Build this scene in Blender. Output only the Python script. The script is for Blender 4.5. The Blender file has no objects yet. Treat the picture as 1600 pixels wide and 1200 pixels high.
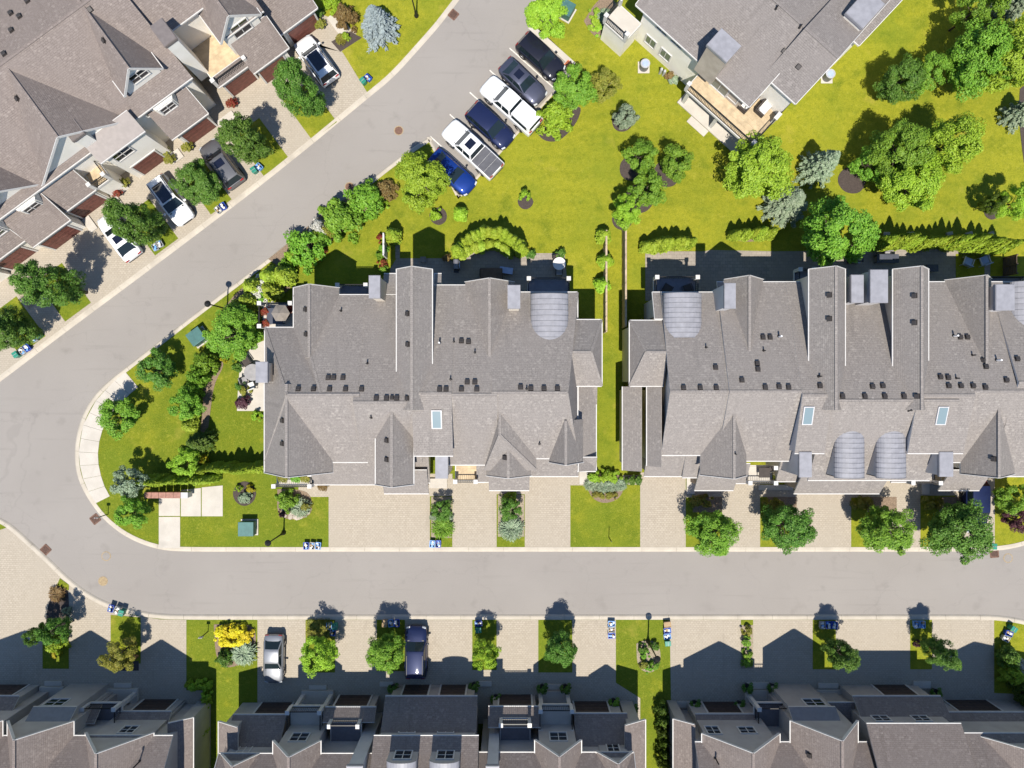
import bpy, bmesh, math, random
import numpy as np
from mathutils import Vector, Matrix
from mathutils.geometry import tessellate_polygon
random.seed(7)
rng = np.random.default_rng(11)
C = bpy.context.scene.collection
sc = bpy.context.scene
R = math.radians
H = 64.0      # camera height in metres
S = 18.0      # photograph pixels per metre on the ground

# ---------------------------------------------------------------- camera, sky, sun, exposure
cam = bpy.data.cameras.new('camera'); cam.sensor_width = 36.0
cam.lens = 36.0 * H / (1600 / S); cam.clip_end = 2000
co = bpy.data.objects.new('camera', cam); co.location = (0, 0, H); C.objects.link(co)
sc.camera = co
SUN_EL, SUN_AZ = 63.0, -2.0     # degrees above horizon; degrees the sun stands east of image-south
wd = bpy.data.worlds.new('World'); sc.world = wd; wd.use_nodes = True
nt = wd.node_tree
sky = nt.nodes.new('ShaderNodeTexSky'); sky.sky_type = 'NISHITA'; sky.sun_disc = False
sky.sun_elevation = R(SUN_EL); sky.sun_rotation = R(180 - SUN_AZ); sky.air_density = 1.0; sky.dust_density = 0.0; sky.ozone_density = 6.0
nt.links.new(sky.outputs[0], nt.nodes['Background'].inputs[0])
nt.nodes['Background'].inputs[1].default_value = 0.10
sun = bpy.data.lights.new('sun', 'SUN'); sun.energy = 4.6; sun.angle = R(0.53); sun.color = (1.0, 0.945, 0.855)
so = bpy.data.objects.new('sun', sun); C.objects.link(so); so.location = (0, -60, 120)
so.rotation_euler = (R(90 - SUN_EL), 0, R(SUN_AZ))
sc.view_settings.view_transform = 'Standard'; sc.view_settings.look = 'None'
sc.view_settings.exposure = 0.66; sc.view_settings.gamma = 1.0
sc.view_settings.use_curve_mapping = False

# ---------------------------------------------------------------- helpers
def at(px, py, z=0.0):
    """photograph pixel seen at height z -> world point"""
    k = (H - z) / H / S
    return ((px - 800) * k, (600 - py) * k, z)

def tag(o, label=None, cat=None, group=None, kind=None):
    if label: o['label'] = label
    if cat: o['category'] = cat
    if group: o['group'] = group
    if kind: o['kind'] = kind
    return o

BASE = {}
def thing(name, label, cat, base=(0, 0, 0), rot=0.0, group=None, kind=None, scale=None):
    """Empty at the thing's base; base is given in the thing's own rotated frame"""
    o = bpy.data.objects.new(name, None); C.objects.link(o)
    c, s = math.cos(rot), math.sin(rot)
    o.location = (c * base[0] - s * base[1], s * base[0] + c * base[1], base[2])
    o.rotation_euler = (0, 0, rot); o.empty_display_size = 0.3
    BASE[o.name] = base
    return tag(o, label, cat, group, kind)

def dup(root, loc, rz=None, scale=None, label=None, group=None):
    r = root.copy(); C.objects.link(r); r.location = loc
    if rz is not None: r.rotation_euler = (0, 0, rz)
    if scale is not None: r.scale = scale
    if label: r['label'] = label
    if group: r['group'] = group
    for ch in root.children:
        c = ch.copy(); C.objects.link(c); c.parent = r
        for g in ch.children:
            d = g.copy(); C.objects.link(d); d.parent = c
    return r

class MB:
    def __init__(s): s.v = []; s.f = []; s.m = []
    def poly(s, pts, m=0):
        i = len(s.v); s.v += [tuple(p) for p in pts]; s.f.append(tuple(range(i, i + len(pts)))); s.m.append(m); return s
    def flat(s, pts, z, m=0):
        """flat sheet, any simple polygon (xy)"""
        tri = tessellate_polygon([[Vector((p[0], p[1], 0)) for p in pts]])
        i = len(s.v); s.v += [(p[0], p[1], z) for p in pts]
        for t in tri:
            a, b, c = [Vector(pts[k][:2]) for k in t]
            t = t if (b - a).cross(c - a) > 0 else (t[0], t[2], t[1])
            s.f.append(tuple(i + k for k in t)); s.m.append(m)
        return s
    def prism(s, pts, z0, z1, m=0, ms=None, bottom=False):
        ms = m if ms is None else ms
        n = len(pts)
        if sum(pts[i][0] * pts[(i + 1) % n][1] - pts[(i + 1) % n][0] * pts[i][1] for i in range(n)) < 0: pts = pts[::-1]
        s.flat(pts, z1, m)
        for i in range(n):
            a, b = pts[i], pts[(i + 1) % n]
            s.poly([(a[0], a[1], z0), (b[0], b[1], z0), (b[0], b[1], z1), (a[0], a[1], z1)], ms)
        if bottom: s.poly([(p[0], p[1], z0) for p in pts[::-1]], ms)
        return s
    def box(s, x0, x1, y0, y1, z0, z1, m=0):
        x0, x1 = min(x0, x1), max(x0, x1); y0, y1 = min(y0, y1), max(y0, y1); z0, z1 = min(z0, z1), max(z0, z1)
        p = [(x0, y0), (x1, y0), (x1, y1), (x0, y1)]
        s.poly([(a, b, z1) for a, b in p], m); s.poly([(a, b, z0) for a, b in p[::-1]], m)
        for i in range(4):
            a, b = p[i], p[(i + 1) % 4]
            s.poly([(*a, z0), (*b, z0), (*b, z1), (*a, z1)], m)
        return s
    def cbox(s, cx, cy, cz, dx, dy, dz, m=0, rz=0.0):
        q = MB(); q.box(-dx / 2, dx / 2, -dy / 2, dy / 2, -dz / 2, dz / 2, m)
        c, n = math.cos(rz), math.sin(rz); i = len(s.v)
        s.v += [(cx + c * x - n * y, cy + n * x + c * y, cz + z) for x, y, z in q.v]
        s.f += [tuple(k + i for k in f) for f in q.f]; s.m += q.m
        return s
    def bar(s, p0, p1, w, h, m=0, up=(0, 0, 1)):
        """rectangular bar from p0 to p1, width w sideways, h along up (centred)"""
        a, b = Vector(p0), Vector(p1); d = (b - a)
        if d.length < 1e-6: return s
        d.normalize(); sd = d.cross(Vector(up))
        if sd.length < 1e-4: sd = d.cross(Vector((1, 0, 0)))
        sd.normalize(); u = sd.cross(d); sd *= w / 2; u *= h / 2
        q = [-sd - u, sd - u, sd + u, -sd + u]
        A = [a + k for k in q]; B = [b + k for k in q]
        s.poly(A, m); s.poly(B[::-1], m)
        for i in range(4): s.poly([A[i], B[i], B[(i + 1) % 4], A[(i + 1) % 4]][::-1], m)
        return s
    def tube(s, pts, r, n=8, m=0, caps=True):
        P = [Vector(p) for p in pts]; rs = r if isinstance(r, (list, tuple)) else [r] * len(P)
        rings = []
        for i, p in enumerate(P):
            d = (P[min(i + 1, len(P) - 1)] - P[max(i - 1, 0)]).normalized()
            a = d.cross(Vector((0, 0, 1)))
            if a.length < 1e-3: a = Vector((1, 0, 0))
            a.normalize(); b = d.cross(a)
            i0 = len(s.v)
            s.v += [tuple(p + (a * math.cos(t) + b * math.sin(t)) * rs[i]) for t in [2 * math.pi * k / n for k in range(n)]]
            rings.append(i0)
        for i in range(len(rings) - 1):
            for k in range(n):
                s.f.append((rings[i] + k, rings[i] + (k + 1) % n, rings[i + 1] + (k + 1) % n, rings[i + 1] + k)); s.m.append(m)
        if caps:
            s.f.append(tuple(rings[0] + k for k in range(n))[::-1]); s.m.append(m)
            s.f.append(tuple(rings[-1] + k for k in range(n))); s.m.append(m)
        return s
    def cyl(s, cx, cy, z0, z1, r0, r1=None, n=16, m=0):
        r1 = r0 if r1 is None else r1; i = len(s.v)
        for z, r in ((z0, r0), (z1, r1)):
            s.v += [(cx + r * math.cos(2 * math.pi * k / n), cy + r * math.sin(2 * math.pi * k / n), z) for k in range(n)]
        for k in range(n):
            s.f.append((i + k, i + (k + 1) % n, i + n + (k + 1) % n, i + n + k)); s.m.append(m)
        s.f.append(tuple(i + n + k for k in range(n))); s.m.append(m)
        s.f.append(tuple(i + k for k in range(n))[::-1]); s.m.append(m)
        return s
    def lathe(s, cx, cy, prof, n=16, m=0):
        i = len(s.v)
        for r, z in prof:
            s.v += [(cx + r * math.cos(2 * math.pi * k / n), cy + r * math.sin(2 * math.pi * k / n), z) for k in range(n)]
        for j in range(len(prof) - 1):
            for k in range(n):
                s.f.append((i + j * n + k, i + j * n + (k + 1) % n, i + (j + 1) * n + (k + 1) % n, i + (j + 1) * n + k)); s.m.append(m)
        return s
    def mesh(s, name, base=(0, 0, 0), smooth=False, bevel=0.0, uv=True):
        me = bpy.data.meshes.new(name)
        bx, by, bz = base
        me.from_pydata([(x - bx, y - by, z - bz) for x, y, z in s.v], [], s.f)
        me.polygons.foreach_set('material_index', s.m)
        if bevel > 0:
            bm = bmesh.new(); bm.from_mesh(me); bmesh.ops.remove_doubles(bm, verts=bm.verts, dist=1e-4)
            ed = [e for e in bm.edges if len(e.link_faces) == 2 and e.calc_face_angle(0) > 0.5]
            bmesh.ops.bevel(bm, geom=ed, offset=bevel, segments=2, profile=0.5, affect='EDGES', clamp_overlap=True)
            bm.to_mesh(me); bm.free()
        if smooth: me.shade_smooth() if smooth is True else me.set_sharp_from_angle(angle=smooth)
        if smooth and smooth is not True: me.polygons.foreach_set('use_smooth', [True] * len(me.polygons))
        if uv and len(me.polygons) < 60000:
            ul = me.uv_layers.new(name='UVMap'); n = len(me.loops); arr = np.zeros((n, 2), dtype=np.float32)
            vs = me.vertices
            for p in me.polygons:
                nz = p.normal
                if abs(nz.z) > 0.999: h = Vector((1, 0, 0)); u = Vector((0, 1, 0))
                else:
                    h = Vector((-nz.y, nz.x, 0)).normalized(); u = nz.cross(h)
                for li in p.loop_indices:
                    q = vs[me.loops[li].vertex_index].co
                    arr[li] = (q.dot(h), q.dot(u))
            ul.data.foreach_set('uv', arr.ravel())
        return me
    def build(s, name, mats, parent=None, smooth=False, bevel=0.0, base=None, uv=True):
        if base is None:
            p = parent
            while p is not None and p.parent is not None: p = p.parent
            base = BASE.get(p.name, (0, 0, 0)) if p is not None else (0, 0, 0)
        me = s.mesh(name, base, smooth, bevel, uv)
        for mt in (mats if isinstance(mats, (list, tuple)) else [mats]): me.materials.append(M[mt])
        o = bpy.data.objects.new(name, me); C.objects.link(o)
        if parent is not None: o.parent = parent
        return o

def sheet(name, pts, z, mat, kind='structure', label=None):
    """flat piece of the setting traced as ground polygon in photo pixels"""
    q = [at(x, y)[:2] for x, y in pts]
    o = MB().flat(q, z).build(name, mat); o['kind'] = kind
    if label: o['label'] = label
    return o
def slab(name, pts, z0, z1, mat, parent=None, bevel=0.0, kind=None):
    q = [at(x, y)[:2] for x, y in pts]
    o = MB().prism(q, z0, z1).build(name, mat, parent, bevel=bevel)
    if kind: o['kind'] = kind
    return o
# ---------------------------------------------------------------- materials
M = {}
class NT:
    def __init__(s, name):
        s.mat = bpy.data.materials.new(name); s.mat.use_nodes = True; s.t = s.mat.node_tree
        s.b = s.t.nodes['Principled BSDF']; M[name] = s.mat
    def n(s, typ, ins=None, **kw):
        nd = s.t.nodes.new('ShaderNode' + typ)
        for k, v in kw.items(): setattr(nd, k, v)
        for k, v in (ins or {}).items(): s.set(nd.inputs[k], v)
        return nd
    def set(s, sock, v):
        if hasattr(v, 'is_output') or isinstance(v, bpy.types.NodeSocket): s.t.links.new(v, sock)
        else:
            if sock.type == 'RGBA' and len(v) == 3: v = (*v, 1)
            sock.default_value = v
    def mix(s, f, a, b, blend='MIX'):
        nd = s.t.nodes.new('ShaderNodeMix'); nd.data_type = 'RGBA'; nd.blend_type = blend
        s.set(nd.inputs[0], f); s.set(nd.inputs[6], a); s.set(nd.inputs[7], b); return nd.outputs[2]
    def noise(s, scale, detail=3.0, vec=None, rough=0.55):
        nd = s.n('TexNoise', {'Scale': scale, 'Detail': detail, 'Roughness': rough})
        if vec is not None: s.t.links.new(vec, nd.inputs['Vector'])
        return nd.outputs['Fac']
    def ramp(s, fac, a, b, lo=0.35, hi=0.65):
        nd = s.n('MapRange', {'Value': fac, 'From Min': lo, 'From Max': hi}); nd.clamp = True
        return s.mix(nd.outputs[0], a, b)
    def fac(s, fac, lo, hi):
        nd = s.n('MapRange', {'Value': fac, 'From Min': lo, 'From Max': hi}); nd.clamp = True; return nd.outputs[0]
    def obj(s): return s.n('TexCoord').outputs['Object']
    def pos(s): return s.n('NewGeometry').outputs['Position']
    def uv(s): return s.n('UVMap').outputs[0]
    def scale(s, vec, v):
        nd = s.n('Mapping', {'Scale': v}); s.t.links.new(vec, nd.inputs[0]); return nd.outputs[0]
    def bump(s, h, strength=0.3, dist=0.02):
        nd = s.n('Bump', {'Height': h, 'Strength': strength, 'Distance': dist}); s.t.links.new(nd.outputs[0], s.b.inputs['Normal'])
    def done(s, col, rough=0.8, metal=0.0, spec=0.3, coat=0.0):
        s.set(s.b.inputs['Base Color'], col); s.set(s.b.inputs['Roughness'], rough); s.b.inputs['Metallic'].default_value = metal
        s.b.inputs['Specular IOR Level'].default_value = spec; s.b.inputs['Coat Weight'].default_value = coat
        s.b.inputs['Coat Roughness'].default_value = 0.06
        return s.mat

def plain(name, col, rough=0.6, metal=0.0, spec=0.4, coat=0.0, var=0.12, scale=3.0, bump=0.0):
    t = NT(name); f = t.noise(scale, 4, t.pos())
    c = t.ramp(f, [x * (1 - var) for x in col], [min(1, x * (1 + var)) for x in col])
    if bump: t.bump(t.noise(scale * 8, 4, t.pos()), bump, 0.02)
    return t.done(c, rough, metal, spec, coat)

# asphalt: pale worn grey, fine grain, long streaks, sealed patches
t = NT('asphalt'); p = t.pos()
c = t.ramp(t.noise(0.10, 5, p), (0.200, 0.183, 0.166), (0.236, 0.217, 0.197))
c = t.mix(t.fac(t.noise(28, 3, p), .35, .75), c, (0.30, 0.275, 0.25))
st = t.noise(1.0, 3, t.scale(p, (0.12, 2.6, 1)))
c = t.mix(t.fac(st, .60, .95), c, (0.195, 0.178, 0.161))
c = t.mix(t.fac(t.noise(0.55, 4, p), .60, .86), c, (0.192, 0.175, 0.158))
vo = t.n('TexVoronoi', {'Scale': 0.10}, feature='DISTANCE_TO_EDGE'); nz = t.n('TexNoise', {'Scale': 0.6, 'Detail': 5.0})
t.t.links.new(p, nz.inputs['Vector'])
vm = t.n('VectorMath', operation='MULTIPLY_ADD'); t.t.links.new(nz.outputs['Color'], vm.inputs[0]); vm.inputs[1].default_value = (3, 3, 0); t.t.links.new(p, vm.inputs[2])
t.t.links.new(vm.outputs[0], vo.inputs['Vector'])
c = t.mix(t.n('MapRange', {'Value': vo.outputs['Distance'], 'From Min': 0.0015, 'From Max': 0.004, 'To Min': 0.12, 'To Max': 0.0}).outputs[0], c, (0.10, 0.093, 0.086))
t.bump(t.noise(60, 2, p), 0.25, 0.01); t.done(c, 0.9, 0, 0.2)

def concrete(name, a, b):
    t = NT(name); p = t.pos()
    c = t.ramp(t.noise(0.9, 6, p), a, b); c = t.mix(t.fac(t.noise(20, 3, p), .5, .8), c, [x * 0.88 for x in a])
    c = t.mix(t.fac(t.noise(0.35, 4, p), .60, .74), c, [x * 0.82 for x in a])
    t.bump(t.noise(40, 3, p), 0.2, 0.01); return t.done(c, 0.85, 0, 0.25)
concrete('concrete', (0.42, 0.385, 0.335), (0.485, 0.445, 0.39))
concrete('kerb', (0.40, 0.355, 0.29), (0.47, 0.42, 0.345))
concrete('stone', (0.34, 0.29, 0.235), (0.45, 0.39, 0.32))

def pavers(name, c1, c2, mort, w, h):
    t = NT(name); u = t.uv(); p = t.pos()
    br = t.n('TexBrick', {'Scale': 1.0, 'Color1': c1, 'Color2': c2, 'Mortar': mort, 'Mortar Size': 0.012, 'Mortar Smooth': 0.3, 'Brick Width': w, 'Row Height': h, 'Bias': 0.0})
    t.t.links.new(u, br.inputs['Vector'])
    c = t.mix(t.fac(t.noise(0.35, 5, p), .40, .72), br.outputs['Color'], [x * 0.86 for x in c1])
    c = t.mix(t.fac(t.noise(1.0, 4, t.scale(p, (1.6, .22, 1))), .62, .84), c, [x * 0.80 for x in c2])
    c = t.mix(t.fac(t.noise(9, 3, p), .55, .8), c, [min(1, x * 1.12) for x in c1])
    t.bump(br.outputs['Fac'], 0.35, -0.012); return t.done(c, 0.88, 0, 0.2)
pavers('pavers', (0.385, 0.336, 0.268), (0.335, 0.290, 0.228), (0.225, 0.193, 0.152), 0.26, 0.17)
pavers('patio', (0.31, 0.27, 0.225), (0.24, 0.21, 0.18), (0.15, 0.13, 0.11), 0.42, 0.28)

# roof shingles: courses along the slope, tabs of uneven tone
def shingles(name, c1, c2, gap, spot):
    t = NT(name); u = t.uv(); p = t.pos()
    br = t.n('TexBrick', {'Scale': 1.0, 'Color1': c1, 'Color2': c2, 'Mortar': gap, 'Mortar Size': 0.010, 'Mortar Smooth': 0.2, 'Brick Width': 0.30, 'Row Height': 0.145, 'Bias': -0.1})
    br.offset = 0.37; br.squash_frequency = 3; br.squash = 0.8
    t.t.links.new(u, br.inputs['Vector'])
    br2 = t.n('TexBrick', {'Scale': 1.0, 'Color1': (0, 0, 0), 'Color2': (1, 1, 1), 'Mortar': (0, 0, 0), 'Mortar Size': 0.0, 'Brick Width': 0.19, 'Row Height': 0.145, 'Bias': -0.55})
    br2.offset = 0.61; t.t.links.new(u, br2.inputs['Vector'])
    c = t.mix(t.fac(br2.outputs['Color'], .25, .75), br.outputs['Color'], spot)
    c = t.mix(t.fac(t.noise(0.5, 5, p), .35, .75), c, [x * 0.9 for x in c1])
    c = t.mix(t.fac(t.noise(1.0, 4, t.scale(u, (1.4, .18, 1))), .58, .78), c, [x * 0.86 for x in c2])
    c = t.mix(t.fac(t.noise(12, 3, p), .45, .85), c, [x * 1.18 for x in c1])
    t.bump(br.outputs['Fac'], 0.5, -0.02); return t.done(c, 0.93, 0, 0.15)
shingles('shingle_grey', (0.232, 0.209, 0.192), (0.188, 0.170, 0.157), (0.112, 0.101, 0.094), (0.42, 0.385, 0.345))
shingles('shingle_brown', (0.205, 0.172, 0.155), (0.165, 0.137, 0.123), (0.098, 0.081, 0.073), (0.37, 0.32, 0.285))
shingles('shingle_dark', (0.205, 0.184, 0.172), (0.165, 0.148, 0.138), (0.095, 0.085, 0.08), (0.33, 0.30, 0.28))

def siding(name, a, b, course=0.14):
    t = NT(name); u = t.uv()
    w = t.n('TexWave', {'Scale': 1.0 / course / 6.2832 * 3.1416, 'Distortion': 0.0}, wave_type='BANDS', bands_direction='Y', wave_profile='SAW')
    t.t.links.new(u, w.inputs['Vector'])
    c = t.ramp(t.noise(0.8, 5, t.pos()), a, b); t.bump(w.outputs['Fac'], 0.5, 0.02); return t.done(c, 0.7, 0, 0.3)
siding('siding_cream', (0.60, 0.54, 0.45), (0.66, 0.60, 0.51))
siding('siding_white', (0.76, 0.72, 0.64), (0.82, 0.78, 0.71))
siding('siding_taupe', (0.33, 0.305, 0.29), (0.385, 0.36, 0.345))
siding('siding_grey', (0.46, 0.45, 0.45), (0.52, 0.51, 0.51))
pavers('brickwork', (0.36, 0.285, 0.22), (0.28, 0.215, 0.165), (0.36, 0.33, 0.29), 0.22, 0.075)
plain('trim_white', (0.50, 0.485, 0.465), 0.5, var=0.05)
plain('gutter_grey', (0.43, 0.42, 0.42), 0.45, var=0.06)
plain('metal_roof', (0.235, 0.233, 0.252), 0.5, 0.0, 0.35, var=0.10, scale=2.2)
plain('metal_brown', (0.16, 0.138, 0.13), 0.5, 0.1, 0.4, var=0.08)
plain('metal_dark', (0.15, 0.15, 0.17), 0.45, 0.3, 0.5, var=0.08)
plain('seam_dark', (0.19, 0.19, 0.205), 0.5, 0.2, 0.4, var=0.05)
plain('black_iron', (0.018, 0.017, 0.016), 0.45, 0.2, 0.4)
plain('vent_brown', (0.032, 0.027, 0.025), 0.6)
plain('vent_top', (0.048, 0.042, 0.04), 0.55, 0.2)
plain('vent_pipe', (0.02, 0.018, 0.018), 0.55)
plain('pvc_white', (0.7, 0.7, 0.7), 0.45)
plain('wood_deck', (0.44, 0.34, 0.215), 0.75, var=0.16, scale=2)
plain('wood_fence', (0.40, 0.31, 0.215), 0.8, var=0.2, scale=2)
plain('wood_brown', (0.10, 0.065, 0.045), 0.75, var=0.2)
plain('brick_planter', (0.30, 0.155, 0.12), 0.8, var=0.15, scale=5)
plain('garage_red', (0.125, 0.045, 0.034), 0.55, var=0.15)
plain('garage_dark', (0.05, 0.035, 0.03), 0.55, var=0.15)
plain('door_dark', (0.04, 0.03, 0.03), 0.5)
plain('mulch', (0.060, 0.046, 0.040), 0.95, var=0.35, scale=18, bump=0.8)
plain('mulch_tan', (0.20, 0.145, 0.10), 0.95, var=0.3, scale=14, bump=0.8)
plain('soil_tan', (0.26, 0.215, 0.155), 0.95, var=0.25, scale=10, bump=0.6)
plain('rust_iron', (0.155, 0.085, 0.060), 0.8, 0.1, var=0.3, scale=12, bump=0.6)
plain('tan_patch', (0.30, 0.225, 0.13), 0.85, var=0.2, scale=9)
plain('line_paint', (0.56, 0.53, 0.47), 0.8, var=0.18, scale=6)
plain('transformer_green', (0.055, 0.135, 0.125), 0.5, 0.1, var=0.1)
plain('blue_plastic', (0.02, 0.06, 0.36), 0.45, var=0.15)
plain('lightblue_plastic', (0.14, 0.30, 0.58), 0.5, var=0.12)
plain('green_plastic', (0.02, 0.19, 0.13), 0.45, var=0.12)
plain('grey_plastic', (0.30, 0.31, 0.32), 0.5, var=0.12)
plain('paper_white', (0.62, 0.60, 0.56), 0.8, var=0.1)
plain('cardboard', (0.33, 0.23, 0.13), 0.85, var=0.15)
plain('orange_lid', (0.55, 0.16, 0.06), 0.6)
plain('terracotta', (0.28, 0.11, 0.065), 0.75)
plain('pot_dark', (0.035, 0.032, 0.032), 0.6)
plain('cushion_white', (0.62, 0.60, 0.56), 0.9, var=0.06)
plain('cushion_blue', (0.30, 0.37, 0.55), 0.85, var=0.08)
plain('cushion_dark', (0.06, 0.065, 0.085), 0.85)
plain('canvas_taupe', (0.20, 0.175, 0.15), 0.9)
plain('canvas_grey', (0.26, 0.25, 0.25), 0.9)
plain('wicker', (0.05, 0.04, 0.035), 0.8)
plain('ac_metal', (0.42, 0.43, 0.46), 0.5, 0.3)
plain('bark', (0.075, 0.056, 0.044), 0.95, var=0.3, scale=6, bump=0.6)
plain('rubber', (0.012, 0.012, 0.013), 0.8)
plain('chrome', (0.55, 0.55, 0.57), 0.25, 0.9)
plain('car_black_trim', (0.015, 0.015, 0.017), 0.5)
plain('lamp_red', (0.30, 0.012, 0.012), 0.25)
plain('lamp_clear', (0.62, 0.64, 0.66), 0.15, 0.2)
plain('lamp_glass', (0.30, 0.30, 0.28), 0.25)
plain('tonneau', (0.085, 0.085, 0.095), 0.75)
for nm, col, mt in (('paint_white', (0.70, 0.70, 0.70), 0.0), ('paint_silver', (0.23, 0.24, 0.26), 0.5), ('paint_grey', (0.155, 0.155, 0.165), 0.55),
                    ('paint_black', (0.010, 0.011, 0.020), 0.1), ('paint_slate', (0.070, 0.075, 0.11), 0.5), ('paint_navy', (0.010, 0.016, 0.055), 0.2),
                    ('paint_blue', (0.005, 0.028, 0.17), 0.3)):
    plain(nm, col, 0.45, mt, 0.15, 0.55, var=0.03)
def glass(name, col, rough=0.06):
    t = NT(name); t.done(col, rough, 0.0, 0.8); return t
glass('glass_dark', (0.012, 0.014, 0.018)); glass('glass_car', (0.012, 0.020, 0.024), 0.04).b.inputs['Specular IOR Level'].default_value = 0.35; glass('glass_roof', (0.008, 0.009, 0.020), 0.05)
glass('glass_sky', (0.17, 0.225, 0.24), 0.10); glass('glass_green', (0.10, 0.13, 0.12), 0.06)

# lawn: patches of yellow and green, mown lines
t = NT('grass'); p = t.pos()
big = t.noise(0.075, 5, p, 0.6); mid = t.noise(0.55, 5, p, 0.62); fine = t.noise(11, 4, p, 0.7); hair = t.noise(34, 3, p)
sx = t.n('SeparateXYZ'); t.t.links.new(p, sx.inputs[0])
# the lawn at the back (image top right) is drier and yellower than the small front plots
dry = t.n('MapRange', {'Value': t.n('Math', {0: sx.outputs[0], 1: t.n('Math', {0: sx.outputs[1], 1: 1.3}, operation='MULTIPLY').outputs[0]}, operation='ADD').outputs[0], 'From Min': -16.0, 'From Max': 24.0, 'To Min': -0.20, 'To Max': 0.15})
f = t.n('Math', {0: big, 1: dry.outputs[0]}, operation='ADD').outputs[0]
f = t.n('Math', {0: f, 1: t.n('Math', {0: mid, 1: 0.55}, operation='MULTIPLY').outputs[0]}, operation='ADD').outputs[0]
c = t.ramp(f, (0.118, 0.170, 0.014), (0.305, 0.300, 0.022), 0.56, 0.92)
mw = t.noise(1.0, 2, t.scale(p, (0.10, 1.1, 1)))
c = t.mix(t.n('Math', {0: t.fac(mw, .45, .68), 1: 0.35}, operation='MULTIPLY').outputs[0], c, (0.140, 0.180, 0.008))
c = t.mix(t.n('Math', {0: t.fac(mid, .58, .75), 1: 0.55}, operation='MULTIPLY').outputs[0], c, (0.335, 0.305, 0.024))
c = t.mix(t.n('Math', {0: t.fac(mid, .44, .30), 1: 0.6}, operation='MULTIPLY').outputs[0], c, (0.085, 0.135, 0.008))
c = t.mix(t.fac(fine, .35, .75), c, t.mix(0.5, c, (0.33, 0.31, 0.03)))
c = t.mix(t.fac(fine, .50, .25), c, t.mix(0.55, c, (0.050, 0.078, 0.006)))
c = t.mix(t.fac(hair, .60, .30), c, t.mix(0.5, c, (0.040, 0.064, 0.005)))
c = t.mix(t.n('Math', {0: t.fac(t.noise(2.6, 5, p, .7), .48, .70), 1: 0.42}, operation='MULTIPLY').outputs[0], c, (0.090, 0.125, 0.008))
c = t.mix(t.n('Math', {0: t.fac(t.noise(3.7, 4, p, .7), .55, .75), 1: 0.42}, operation='MULTIPLY').outputs[0], c, (0.40, 0.37, 0.06))
c = t.mix(t.n('Math', {0: t.fac(t.noise(0.17, 4, p, .6), .46, .66), 1: 0.62}, operation='MULTIPLY').outputs[0], c, t.mix(0.65, c, (0.125, 0.178, 0.016)))
c = t.mix(t.n('Math', {0: t.fac(t.noise(0.30, 5, p, .65), .60, .74), 1: 0.5}, operation='MULTIPLY').outputs[0], c, (0.36, 0.30, 0.055))
t.bump(hair, 0.9, 0.05); t.done(c, 0.95, 0, 0.1)

# foliage: hue drifts through the crown by place, never by height or depth
def leaf(name, a, b, c3, trans=0.28):
    t = NT(name); p = t.pos(); oi = t.n('ObjectInfo')
    col = t.ramp(t.noise(1.3, 3, p), a, b, .35, .65)
    col = t.mix(t.fac(t.noise(7, 2, p), .48, .70), col, c3)
    hs = t.n('HueSaturation', {'Hue': t.n('MapRange', {'Value': oi.outputs['Random'], 'To Min': 0.488, 'To Max': 0.512}).outputs[0], 'Saturation': 1.0, 'Value': t.n('MapRange', {'Value': oi.outputs['Random'], 'To Min': 0.88, 'To Max': 1.14}).outputs[0], 'Color': col})
    col = hs.outputs[0]
    t.done(col, 0.55, 0, 0.3)
    tr = t.n('BsdfTranslucent'); t.t.links.new(col, tr.inputs[0])
    mx = t.n('MixShader', {0: trans}); out = t.t.nodes['Material Output']
    t.t.links.new(t.b.outputs[0], mx.inputs[1]); t.t.links.new(tr.outputs[0], mx.inputs[2]); t.t.links.new(mx.outputs[0], out.inputs[0])
leaf('leaf_dark', (0.056, 0.142, 0.015), (0.098, 0.212, 0.021), (0.205, 0.325, 0.065))
leaf('leaf_mid', (0.114, 0.254, 0.021), (0.175, 0.341, 0.028), (0.280, 0.438, 0.052))
leaf('leaf_lime', (0.196, 0.340, 0.020), (0.289, 0.442, 0.027), (0.408, 0.544, 0.060))
leaf('leaf_yellow', (0.300, 0.300, 0.012), (0.420, 0.380, 0.015), (0.500, 0.440, 0.030))
leaf('leaf_cedar', (0.193, 0.289, 0.021), (0.271, 0.367, 0.028), (0.367, 0.438, 0.052), 0.15)
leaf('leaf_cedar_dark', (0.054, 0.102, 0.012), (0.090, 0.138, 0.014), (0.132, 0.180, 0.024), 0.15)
leaf('leaf_blue', (0.150, 0.190, 0.200), (0.220, 0.270, 0.270), (0.300, 0.350, 0.350), 0.1)
leaf('leaf_sage', (0.150, 0.213, 0.125), (0.225, 0.288, 0.175), (0.375, 0.425, 0.300), 0.15)
leaf('leaf_olive', (0.182, 0.202, 0.026), (0.260, 0.260, 0.033), (0.338, 0.286, 0.065))
leaf('leaf_bronze', (0.160, 0.095, 0.035), (0.220, 0.140, 0.050), (0.260, 0.200, 0.080))
leaf('leaf_purple', (0.055, 0.018, 0.028), (0.085, 0.028, 0.040), (0.130, 0.050, 0.060), 0.15)
leaf('leaf_red', (0.220, 0.030, 0.020), (0.300, 0.060, 0.030), (0.200, 0.120, 0.030))
leaf('petal_white', (0.550, 0.550, 0.500), (0.620, 0.600, 0.550), (0.500, 0.520, 0.400), 0.2)
leaf('petal_yellow', (0.620, 0.500, 0.010), (0.700, 0.580, 0.020), (0.700, 0.640, 0.050), 0.2)
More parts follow.
